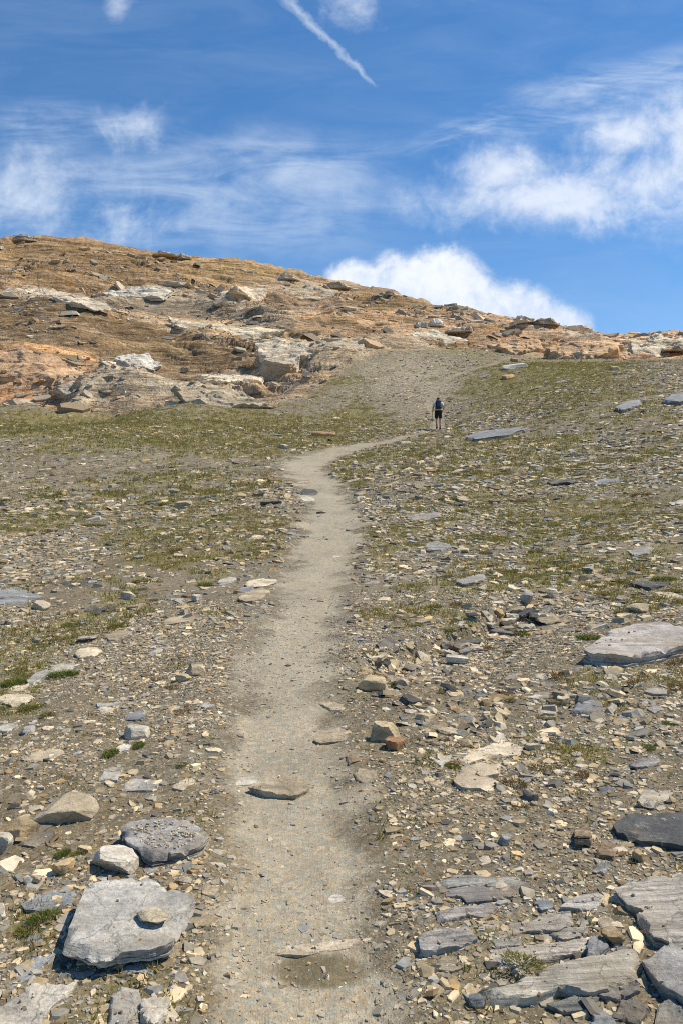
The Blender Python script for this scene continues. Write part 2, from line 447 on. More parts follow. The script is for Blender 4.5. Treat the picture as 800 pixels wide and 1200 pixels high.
def rock_material(name, sc, bump, streak=1., grain=None, warm=False):
    """foliated schist: the colour of the stone itself comes from its mesh"""
    m, nt, b = newmat(name)
    pos = nt.add('ShaderNodeNewGeometry').outputs['Position']
    col = nt.add('ShaderNodeAttribute', attribute_name='tint').outputs['Color']
    mp = nt.add('ShaderNodeMapping', ins={0: pos}); mp.inputs['Rotation'].default_value = (R(6), R(-7), R(24)); mp.inputs['Scale'].default_value = (sc * .35, sc * 1.3, sc * 3.2)
    if grain:
        mp.inputs['Rotation'].default_value = (R(4), R(-3), R(-9)); mp.inputs['Scale'].default_value = grain
    s1 = nt.noise(mp.outputs[0], 3.2, 7, .68, .5).outputs[0]
    n1 = nt.noise(pos, 3.0 * sc, 6, .62, .3).outputs[0]
    n2 = nt.noise(pos, 30 * sc, 4, .68).outputs[0]
    n3 = nt.noise(pos, 6 * sc, 7, .74, .6).outputs[0]
    f = nt.math('MULTIPLY', nt.maprange(s1, .3, .7, 1 - .48 * streak, 1 + .42 * streak, False), nt.maprange(n1, .25, .75, .68, 1.30, False))
    f = nt.math('MULTIPLY', f, nt.maprange(n2, .25, .75, .86 if grain else .66, 1.16 if grain else 1.36, False))
    f = nt.math('MULTIPLY', f, 1.36 if warm else .98)
    c = nt.scale(col, f)
    c = nt.mix(nt.maprange(n3, .56, .66, 0, .5), c, (.62, .51, .37) if warm else (.50, .455, .36))       # pale lichen and calcite
    c = nt.mix(nt.maprange(n1, .58, .70, 0, .42), c, (.34, .255, .14))       # iron staining
    c = nt.mix(nt.maprange(n3, .38, .28, 0, .22 if warm else .5), c, (.10, .095, .085))
    ve = nt.add('ShaderNodeTexVoronoi', feature='DISTANCE_TO_EDGE', ins={'Vector': nt.add('ShaderNodeVectorMath', operation='MULTIPLY_ADD', ins={0: nt.noise(pos, 3 * sc, 4).outputs['Color'], 1: (.5 / sc,) * 3, 2: pos}).outputs[0], 'Scale': 2.2 * sc})
    c = nt.mix(nt.maprange(ve.outputs['Distance'], .0, .022, .55, 0), c, (.10, .088, .07))
    n4 = nt.noise(pos, 1.3 * sc, 4, .6).outputs[0]
    c = nt.mix(nt.maprange(n4, .48, .66, 0, .45), c, (.46, .325, .19) if warm else (.30, .235, .145))
    pits = nt.maprange(n2, .27, .18, 0, .25 if warm else .6)
    c = nt.mix(pits, c, (.05, .047, .042))
    nt.l.new(c, b.inputs['Base Color']); b.inputs['Roughness'].default_value = .8
    b.inputs['Specular IOR Level'].default_value = .3
    h = nt.math('ADD', nt.math('MULTIPLY', s1, 1.3), nt.math('MULTIPLY', n2, .35)); h = nt.math('ADD', h, nt.math('MULTIPLY', n3, .6))
    bp = nt.add('ShaderNodeBump', ins={'Strength': .85, 'Distance': bump, 'Height': h})
    nt.l.new(bp.outputs[0], b.inputs['Normal'])
    return m

def chip_material():
    m, nt, b = newmat('stone_chips')
    pos = nt.add('ShaderNodeNewGeometry').outputs['Position']
    col = nt.add('ShaderNodeAttribute', attribute_name='tint').outputs['Color']
    n = nt.noise(pos, 28, 4, .65).outputs[0]
    n2 = nt.noise(pos, 5, 2, .6).outputs[0]
    f = nt.math('MULTIPLY', nt.maprange(n, .25, .75, .62, 1.36, False), nt.maprange(n2, .25, .75, .8, 1.2, False))
    nt.l.new(nt.scale(col, f), b.inputs['Base Color']); b.inputs['Roughness'].default_value = .8
    bp = nt.add('ShaderNodeBump', ins={'Strength': .5, 'Distance': .006, 'Height': n}); nt.l.new(bp.outputs[0], b.inputs['Normal'])
    return m

def blade_material():
    m, nt, b = newmat('alpine_grass')
    pos = nt.add('ShaderNodeNewGeometry').outputs['Position']
    col = nt.add('ShaderNodeAttribute', attribute_name='tint').outputs['Color']
    n = nt.noise(pos, 14, 2).outputs[0]
    nt.l.new(nt.scale(col, nt.maprange(n, .25, .75, .7, 1.3, False)), b.inputs['Base Color']); b.inputs['Roughness'].default_value = .7
    tr = nt.add('ShaderNodeBsdfTranslucent', ins={'Color': col})
    mx = nt.add('ShaderNodeMixShader', ins={0: .42, 1: b.outputs[0], 2: tr.outputs[0]})
    nt.l.new(mx.outputs[0], nt.n['Material Output'].inputs[0])
    return m

M_GROUND = ground_material(); M_HILL = hill_material()
M_LEDGE = rock_material('bedrock_schist', 2.2, .02, 1.15, (.55, 15., 10.)); M_ROCK = rock_material('schist_near', 2.2, .017); M_ROCKM = rock_material('schist_mid', .9, .03); M_ROCKF = rock_material('outcrop_rock', .22, .35, warm=True)
M_CHIP = chip_material(); M_GRASS = blade_material()

# ------------------------------------------------------------------ ground sheet
def pixel_of(x, y, z):
    yy = np.maximum(y, .3)
    return 400 + F * x / yy, 600 - F * (z - CAMZ) / yy

def blob(px, py, lst):
    s = np.zeros_like(px)
    for cx, cy, rx, ry, a in lst:
        s += a * np.exp(-((px - cx) / rx) ** 2 - ((py - cy) / ry) ** 2)
    return s

# where turf grows, read off the slope
TURF = [(170,620,260,70,.16),(640,610,260,110,.20),(700,800,200,70,.2),(120,500,190,26,.85),(330,505,120,22,.5),(20,755,55,40,.55),(20,820,30,30,.5),(120,700,60,30,.4),(95,740,40,25,.35),(620,640,200,60,.38),(600,560,170,50,.42),(720,460,150,32,.42),(600,450,90,22,.62),
        (650,430,70,14,.6),(400,440,40,28,.5),(545,407,45,9,.9),(420,488,40,14,.45),(760,690,60,30,.4),(230,640,120,60,.3),(700,850,120,50,.25),(40,1090,35,35,.55),(80,1000,50,18,.4),(200,590,160,50,.22),(150,1070,30,20,.2)]
def turf_mask(x, y, z, pd):
    px, py = pixel_of(x, y, z)
    f = np.where(y > .8, blob(px, py, TURF), .25)
    n = fbm2(x / 2.2, y / 2.2, 91, 4) * .38 + fbm2(x / .55, y / .55, 92, 3) * .62 + fbm2(x / 9, y / 9, 93, 3) * .2
    return sstep(.22, .58, f + n * .85 + .02) * sstep(.95, 1.6, pd)

# rock colours on the hill: (px, py, rx, ry, colour, strength)
CREAM = (.56, .47, .34); ORANGE = (.50, .30, .14); TAN = (.42, .31, .19); GREYR = (.30, .27, .22); WHITE = (.62, .57, .48); BROWN = (.20, .145, .075); OLIVE = (.19, .145, .06); DGREY = (.15, .135, .11)
HILLCOL = [
 (60,310,160,22,(.29,.20,.10),.9),(230,318,120,14,(.26,.19,.095),.8),(80,325,90,8,(.38,.25,.12),.7),
 (40,343,70,8,CREAM,1.0),(130,352,60,8,CREAM,.9),(200,372,70,7,(.46,.32,.19),1.0),(270,385,60,6,(.46,.33,.19),.9),
 (150,345,55,10,GREYR,.7),(215,358,75,12,(.26,.24,.20),.9),(170,330,40,7,GREYR,.5),
 (60,380,90,18,(.22,.175,.115),.9),(150,395,90,16,(.20,.15,.085),.9),(250,405,60,14,(.22,.15,.07),.9),
 (40,428,55,16,(.55,.335,.17),1.5),(30,445,60,8,(.44,.33,.2),.7),
 (160,455,70,18,(.36,.31,.23),1.0),(160,425,28,8,WHITE,.9),(110,468,80,8,(.36,.33,.27),.7),
 (270,460,70,16,(.34,.27,.18),1.0),(240,485,60,8,(.36,.33,.28),.7),(340,460,50,18,(.30,.235,.16),.9),(350,485,40,7,(.38,.36,.31),.7),
 (300,360,60,8,GREYR,.7),(300,375,60,8,TAN,.8),(350,350,50,10,(.42,.30,.19),.8),(420,372,70,9,(.40,.28,.17),.9),(480,385,70,8,(.40,.28,.18),.7),(420,350,60,8,BROWN,.6),(350,335,50,7,(.36,.31,.24),.6),
 (355,410,55,12,CREAM,1.2),(275,441,40,4,CREAM,1.3),
 (560,375,70,8,(.40,.29,.19),.8),(620,395,60,9,(.47,.27,.135),1.2),(665,405,45,9,(.48,.27,.13),1.2),(600,383,40,5,BROWN,.6),(720,405,50,12,(.50,.38,.26),1.1),(780,405,50,14,(.50,.36,.24),1.1),(690,392,80,6,(.42,.33,.24),.6),
 (460,395,45,10,(.40,.34,.25),.6),
]
def hill_colour(x, y, z, steep):
    px, py = pixel_of(x, y, z)
    wx = 22 * fbm2(x / 9, y / 6, 101, 4); wy = 7 * fbm2(x / 8, y / 5, 102, 4)
    s = z + .13 * x + 1.6 * fbm2(x / 12, y / 12, 103, 4)
    k = noise2(s / 2.6, x / 60, 104); k2 = noise2(s / .8, x / 25, 105)
    base = np.array(TAN)[None] * .80 * np.ones((x.size, 1))
    acc = np.zeros((x.size, 3)); w = np.zeros(x.size)
    base = base * (1 - k)[:, None] + np.array(BROWN) * 1.1 * k[:, None]
    for cx, cy, rx, ry, c, a in HILLCOL:
        g = 1.5 * a * np.exp(-(((px + wx - cx) / (rx * 1.1)) ** 2 + ((py + wy - cy) / (ry * 1.15)) ** 2) ** 1.8)
        acc += g[:, None] * np.array(c); w += g
    col = (base * .22 + acc * 1.0) / (w + .22)[:, None]
    col = 1.42 * col * (.58 + .84 * k2)[:, None]
    # gentle slopes blended paler in patches, steep ones browner
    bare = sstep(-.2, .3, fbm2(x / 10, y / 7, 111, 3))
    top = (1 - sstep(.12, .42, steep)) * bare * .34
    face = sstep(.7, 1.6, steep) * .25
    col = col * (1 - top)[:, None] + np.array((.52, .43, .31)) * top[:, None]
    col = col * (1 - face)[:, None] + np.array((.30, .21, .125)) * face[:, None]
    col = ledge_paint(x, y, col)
    # turf in the hollows
    t = fbm2(x / 6, y / 4, 106, 4) + .5 * fbm2(x / 1.5, y / 1.5, 107, 2)
    veg = sstep(.2, .5, t) * .5
    og = np.exp(-((px - 300) / 250) ** 2 - ((py - 395) / 40) ** 2)
    veg = veg * (.55 + .5 * og)
    col = col * (1 - veg)[:, None] + np.array(OLIVE) * veg[:, None]
    return col * np.array((1.14, 1.02, .87))

def build_ground():
    a_in = np.linspace(-.62, .62, 1250)            # tangents across the view
    th_in = np.arctan(a_in)
    th_out = np.concatenate([np.linspace(th_in[-1], math.pi, 90)[1:]])
    th = np.concatenate([-th_out[::-1][1:], th_in, th_out])     # angle from +Y, one full turn
    d1 = np.exp(np.linspace(math.log(.25), math.log(1.7), 26))[:-1]
    d2 = np.exp(np.linspace(math.log(1.7), math.log(50), 560))[:-1]
    d3 = np.linspace(50, 165, 500)[:-1]
    d4 = np.exp(np.linspace(math.log(165), math.log(3000), 60))
    r = np.concatenate([d1, d2, d3, d4])
    # ring radius is measured along the view for the front fan so that rings stay parallel to the picture
    T, D = np.meshgrid(th, r)
    kf = 1 / np.maximum(np.cos(np.clip(T, -.9, .9)), .3)
    X = np.sin(T) * D * kf; Y = np.cos(T) * D * kf
    Z = full_h(X, Y)
    nr, nc = X.shape
    print('ground', nr, nc)
    V = np.stack([X.ravel(), Y.ravel(), Z.ravel()], 1)
    x, y, z = V.T
    zb = z
    pd = np.full(x.size, 9.); m = (y < 80) & (y > -8); pd[m] = path_dist(x[m], y[m])
    wob = .08 + .8 * fbm2(x / .7, y / .7, 60, 3) + .40 * fbm2(x / .14, y / .14, 61, 2)
    pm = sstep(1.25, .6, pd + wob) * (1 - .8 * sstep(46, 54, y)) * (1 - .35 * sstep(26, 40, y))
    px, py = pixel_of(x, y, z)
    # gravel
    n = fbm2(x / 3, y / 3, 62, 4); n2 = fbm2(x / .8, y / .8, 63, 3)
    right = sstep(-2, 6, x - .05 * y)
    soil = np.array((.158, .129, .078)); grey = np.array((.205, .18, .128)); pale = np.array((.24, .20, .13))
    k = np.clip(.5 + .6 * n + .3 * n2, 0, 1)[:, None]
    col = soil * (1 - k) + grey * k
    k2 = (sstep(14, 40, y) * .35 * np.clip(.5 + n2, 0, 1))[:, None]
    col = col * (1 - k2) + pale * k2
    track = np.array((.345, .305, .222))
    col = col * (1 - pm[:, None]) + track * (1 + .12 * n2[:, None]) * pm[:, None]
    moss = np.exp(-((px - 372) / 62) ** 2 - ((py - 1138) / 24) ** 2) * (y > 1.5) * (y < 4)
    moss = sstep(.3, .6, moss + .3 * n2)[:, None] * .8
    col = col * (1 - moss) + np.array((.13, .105, .05)) * moss
    scree = (blob(px, py, [(455,448,48,22,1.),(500,472,34,30,.75),(540,440,50,15,.6),(480,425,60,14,.5)]) * (y > 45) * (.75 + .5 * n2))[:, None]
    scree = np.clip(scree + .0, 0, 1)
    col = col * (1 - scree) + np.array((.31, .265, .185)) * scree
    tm = turf_mask(x, y, z, pd) * (1 - .8 * np.clip(scree[:, 0], 0, 1))
    tcol = np.array((.185, .165, .055)) * (1 - .0 * n[:, None]) + np.array((.04, .015, .0)) * np.clip(n2, 0, 1)[:, None]
    tm2 = (tm * .68)[:, None]
    col = col * (1 - tm2) + tcol * tm2
    hm = hill_mask(x, y)
    i = hm > .01
    st = np.abs(np.gradient(Z, axis=0) / np.maximum(np.gradient(Y, axis=0), 1e-3)).ravel()
    hc = hill_colour(x[i], y[i], z[i], st[i])
    col[i] = col[i] * (1 - hm[i])[:, None] + hc * hm[i][:, None]
    coarse = sstep(6, 20, y) * (1 - pm) * (1 - .5 * tm)
    idx = np.arange(nr * nc).reshape(nr, nc)
    q = np.stack([idx[:-1, :-1], idx[:-1, 1:], idx[1:, 1:], idx[1:, :-1]], -1).reshape(-1, 4)[:, ::-1]
    # close the turn behind the camera and the hole under the lens
    seam = np.stack([idx[:-1, -1], idx[:-1, 0], idx[1:, 0], idx[1:, -1]], -1)[:, ::-1]
    q = np.concatenate([q, seam])
    fp = pm[q].mean(1) > .42; fh = hm[q].mean(1) > .5
    for name, sel, mat in (('path', fp & ~fh, M_GROUND), ('hill', fh, M_HILL), ('ground', ~fp & ~fh, M_GROUND)):
        qq = q[sel]; used, inv = np.unique(qq, return_inverse=True)
        loops = inv.reshape(-1); sizes = np.full(len(qq), 4)
        if name == 'ground':                                   # small cap under the camera
            cap = np.searchsorted(used, idx[0]); 
            loops = np.concatenate([loops, cap[::-1]]); sizes = np.append(sizes, nc)
        me = mesh_from(name, V[used], loops, sizes, True)
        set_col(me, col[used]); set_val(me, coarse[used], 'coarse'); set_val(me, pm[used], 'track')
        o = link(name, me, mat)
        tag(o, {'path': 'pale trodden footpath winding up the stony slope', 'hill': 'tan and orange rocky hillside with ledges', 'ground': 'stony slope of grey gravel and thin turf'}[name], kind='structure')
        if name == 'ground': o['category'] = 'ground'
        if name == 'path': o['category'] = 'path'
        if name == 'hill': o['category'] = 'hill'
build_ground()

# ------------------------------------------------------------------ stones
def frame_from(n, yaw=0.):
    n = np.array(n) / np.linalg.norm(n)
    a = np.array([math.cos(yaw), math.sin(yaw), 0]); a = a - n * a.dot(n); a /= np.linalg.norm(a)
    b = np.cross(n, a)
    return a, b, n

def plate(outline, thick, seed, rough=.01, M=56, K=9, layers=4, steps=.006, jag=.05, chip=.62):
    """a split slab: outline in local x,y; top at z=thick, underside at 0"""
    rg = np.random.default_rng(seed)
    o = np.asarray(outline, float); c = o.mean(0); o = o - c
    seg = np.linalg.norm(np.roll(o, -1, 0) - o, axis=1); cum = np.concatenate([[0], np.cumsum(seg)])
    t = (np.arange(M) + .5 * rg.random(M)) / M * cum[-1]
    oo = np.concatenate([o, o[:1]])
    q = np.stack([np.interp(t, cum, oo[:, 0]), np.interp(t, cum, oo[:, 1])], 1)
    size = math.sqrt(abs(np.sum(o[:, 0] * np.roll(o[:, 1], -1) - np.roll(o[:, 0], -1) * o[:, 1])) / 2) + 1e-6
    nn = fbm2(q[:, 0] / size * 5 + seed, q[:, 1] / size * 5, seed, 4, .65)
    rad = 1 + jag * nn
    q = q * rad[:, None]
    V = [np.array([[0, 0, 0]])]
    fr = np.linspace(0, 1, K + 1)[1:] ** .8
    for f in fr:
        V.append(np.concatenate([q * f, np.zeros((M, 1))], 1))
    top = np.concatenate(V)
    g = rough * size * fbm2(top[:, 0] / size * 2.2 + 3, top[:, 1] / size * 2.2 + seed, seed + 5, 4) * 2
    if steps > 0:
        st = steps * (1 + 0 * size)
        s = (g + .4 * rough * size * fbm2(top[:, 0] / size * 9, top[:, 1] / size * 9, seed + 7, 2)) / st
        g = .35 * g + .65 * st * (np.floor(s) + sstep(.75, 1, s - np.floor(s)))
    top[:, 2] = thick + g
    qn = fbm2(q[:, 0] / size * 3.3 + 5, q[:, 1] / size * 3.3 + seed, seed + 40, 3)
    for r_ in range(K):
        f = fr[r_]; w_ = sstep(.80 + .10 * np.clip(qn, -1, 1), 1.02, f)
        top[1 + r_ * M:1 + (r_ + 1) * M, 2] -= chip * thick * w_ * sstep(.0, .22, qn)
    top[-M:, 2] -= .07 * thick * rg.random(M)
    rows = [top]
    zprev = top[-M:, 2]
    nlay = 0
    for L in range(layers):
        lay = fbm2(q[:, 0] / size * 6 + L * 9, q[:, 1] / size * 6, seed + 11 + L, 3)
        sc = (1 + .05 * lay + (rg.uniform(-.05, .03) if L else -.004))[:, None]
        if L:
            rows.append(np.concatenate([q * sc, (zprev - .01 * thick)[:, None]], 1)); nlay += 1
        zz = np.minimum(thick * (1 - (L + 1) / layers) * .9 + .10 * thick / layers * rg.standard_normal(M), zprev - .03 * thick)
        rows.append(np.concatenate([q * sc * .998, zz[:, None]], 1)); zprev = zz; nlay += 1
    V = np.concatenate(rows)
    V[:, :2] += c
    faces = []
    for j in range(M):
        k = (j + 1) % M
        faces.append((0, 1 + j, 1 + k))
    tri = np.array(faces)
    quads = []
    nring = K + nlay
    for r_ in range(nring - 1):
        b0 = 1 + r_ * M; b1 = b0 + M
        j = np.arange(M); k = (j + 1) % M
        quads.append(np.stack([b0 + j, b1 + j, b1 + k, b0 + k], 1))
    quads = np.concatenate(quads)
    A = np.sum(o[:, 0] * np.roll(o[:, 1], -1) - np.roll(o[:, 0], -1) * o[:, 1])
    if A < 0:
        tri = tri[:, ::-1]; quads = quads[:, ::-1]
    last = np.arange(len(V) - M, len(V))
    cap = last[::-1] if A > 0 else last
    loops = np.concatenate([tri.ravel(), quads.ravel(), cap]); sizes = np.concatenate([np.full(len(tri), 3), np.full(len(quads), 4), [M]])
    return V, loops, sizes

_ico = {}
def ico(sub):
    if sub not in _ico:
        bm = bmesh.new(); bmesh.ops.create_icosphere(bm, subdivisions=sub, radius=1)
        bm.verts.ensure_lookup_table()
        v = np.array([tuple(p.co) for p in bm.verts]); f = np.array([[p.index for p in t.verts] for t in bm.faces]); bm.free()
        _ico[sub] = (v, f)
    return _ico[sub]

def boulder(w, d, h, seed, sub=4, rough=.035, strata=0., planes=10):
    rg = np.random.default_rng(seed)
    v, f = ico(sub)
    n = rg.standard_normal((planes, 3)); n[:, 2] *= .8; n /= np.linalg.norm(n, axis=1, keepdims=True)
    n = np.concatenate([n, [[.1, -.05, 1]], [[0, 0, -1]]]); n /= np.linalg.norm(n, axis=1, keepdims=True)
    c = rg.uniform(.55, .95, len(n)); c[-2] = .6
    dt = v @ n.T
    r_ = np.min(np.where(dt > .05, c / np.maximum(dt, .05), 9), 1); r_ = np.minimum(r_, 1.25)
    p = v * r_[:, None]
    p += v * (rough * 1.6 * fbm3(p[:, 0] * 1.8 + seed, p[:, 1] * 1.8, p[:, 2] * 1.8, seed, 4) + rough * .6 * fbm3(p[:, 0] * 7, p[:, 1] * 7 + seed, p[:, 2] * 12, seed + 3, 3))[:, None]
    if strata:
        s = p[:, 2] * 5 + .25 * p[:, 0] * 5 + .5 * fbm3(p[:, 0] * 2, p[:, 1] * 2, p[:, 2] * 2, seed + 9, 2)
        k = strata * (sstep(.0, .8, s - np.floor(s)) - .5)
        p[:, :2] *= (1 + k)[:, None]
    lo, hi = p.min(0), p.max(0)
    p = (p - (lo + hi) / 2) / (hi - lo)
    V = p * np.array([w, d, h]); V[:, 2] += h / 2
    return V, f.ravel(), np.full(len(f), 3)

PAL = {'grey': (.285, .272, .245), 'bluegrey': (.235, .245, .248), 'pale': (.47, .43, .35), 'cream': (.58, .49, .345), 'tan': (.40, .33, .22), 'ochre': (.43, .31, .165), 'yellow': (.52, .41, .24),
       'orange': (.45, .275, .14), 'dark': (.088, .088, .086), 'white': (.58, .545, .46), 'brown': (.24, .17, .10), 'olivegrey': (.20, .20, .175), 'lightgrey': (.37, .35, .31), 'rust': (.36, .19, .09),
       'crag_grey': (.36, .31, .24), 'crag_pale': (.52, .45, .345), 'crag_dark': (.23, .195, .145), 'crag_orange': (.54, .345, .185), 'crag_tan': (.42, .345, .235)}
WORD = {'grey': 'grey', 'bluegrey': 'blue-grey', 'pale': 'pale grey', 'cream': 'cream', 'tan': 'tan', 'ochre': 'ochre', 'yellow': 'yellowish', 'orange': 'orange', 'dark': 'dark', 'white': 'white', 'brown': 'brown', 'olivegrey': 'dark olive-grey', 'lightgrey': 'light grey', 'rust': 'rust-brown'}

STONES = []      # dict per stone: object, base point, tone, kind, size, label or None
def finish_stone(V, loops, sizes, origin, axes, name, cat, tone, seed, mat, label, size, sharp=38, lm=None, kind='stone', tone_var=.08):
    a, b, n = axes
    Wd = V[:, :1] * a + V[:, 1:2] * b + V[:, 2:3] * n
    me = mesh_from(name, Wd, loops, sizes, True)
    me.set_sharp_from_angle(angle=R(sharp))
    rg = np.random.default_rng(seed + 77)
    c = np.array(PAL[tone]) * (1 + tone_var * rg.standard_normal()) * (1 + .008 * rg.standard_normal(3))
    tv = fbm3(V[:, 0] * 3 / size, V[:, 1] * 3 / size, V[:, 2] * 6 / size, seed + 3, 3)[:, None]
    set_col(me, np.clip(c * (1 + .22 * tv), .02, .8))
    o = link(name, me, mat, loc=tuple(origin))
    o['category'] = cat; o['kind'] = 'thing'
    STONES.append(dict(o=o, p=np.array(origin), tone=tone, kind=kind, size=size, label=label, lm=lm))
    return o

def ray_plane(pxy, p0, n):
    pxy = np.asarray(pxy, float)
    dr = np.stack([(pxy[:, 0] - 400) / F, np.ones(len(pxy)), (600 - pxy[:, 1]) / F], 1)
    cam = np.array([0, 0, CAMZ])
    t = ((p0 - cam) @ n) / (dr @ n)
    return cam + dr * t[:, None]

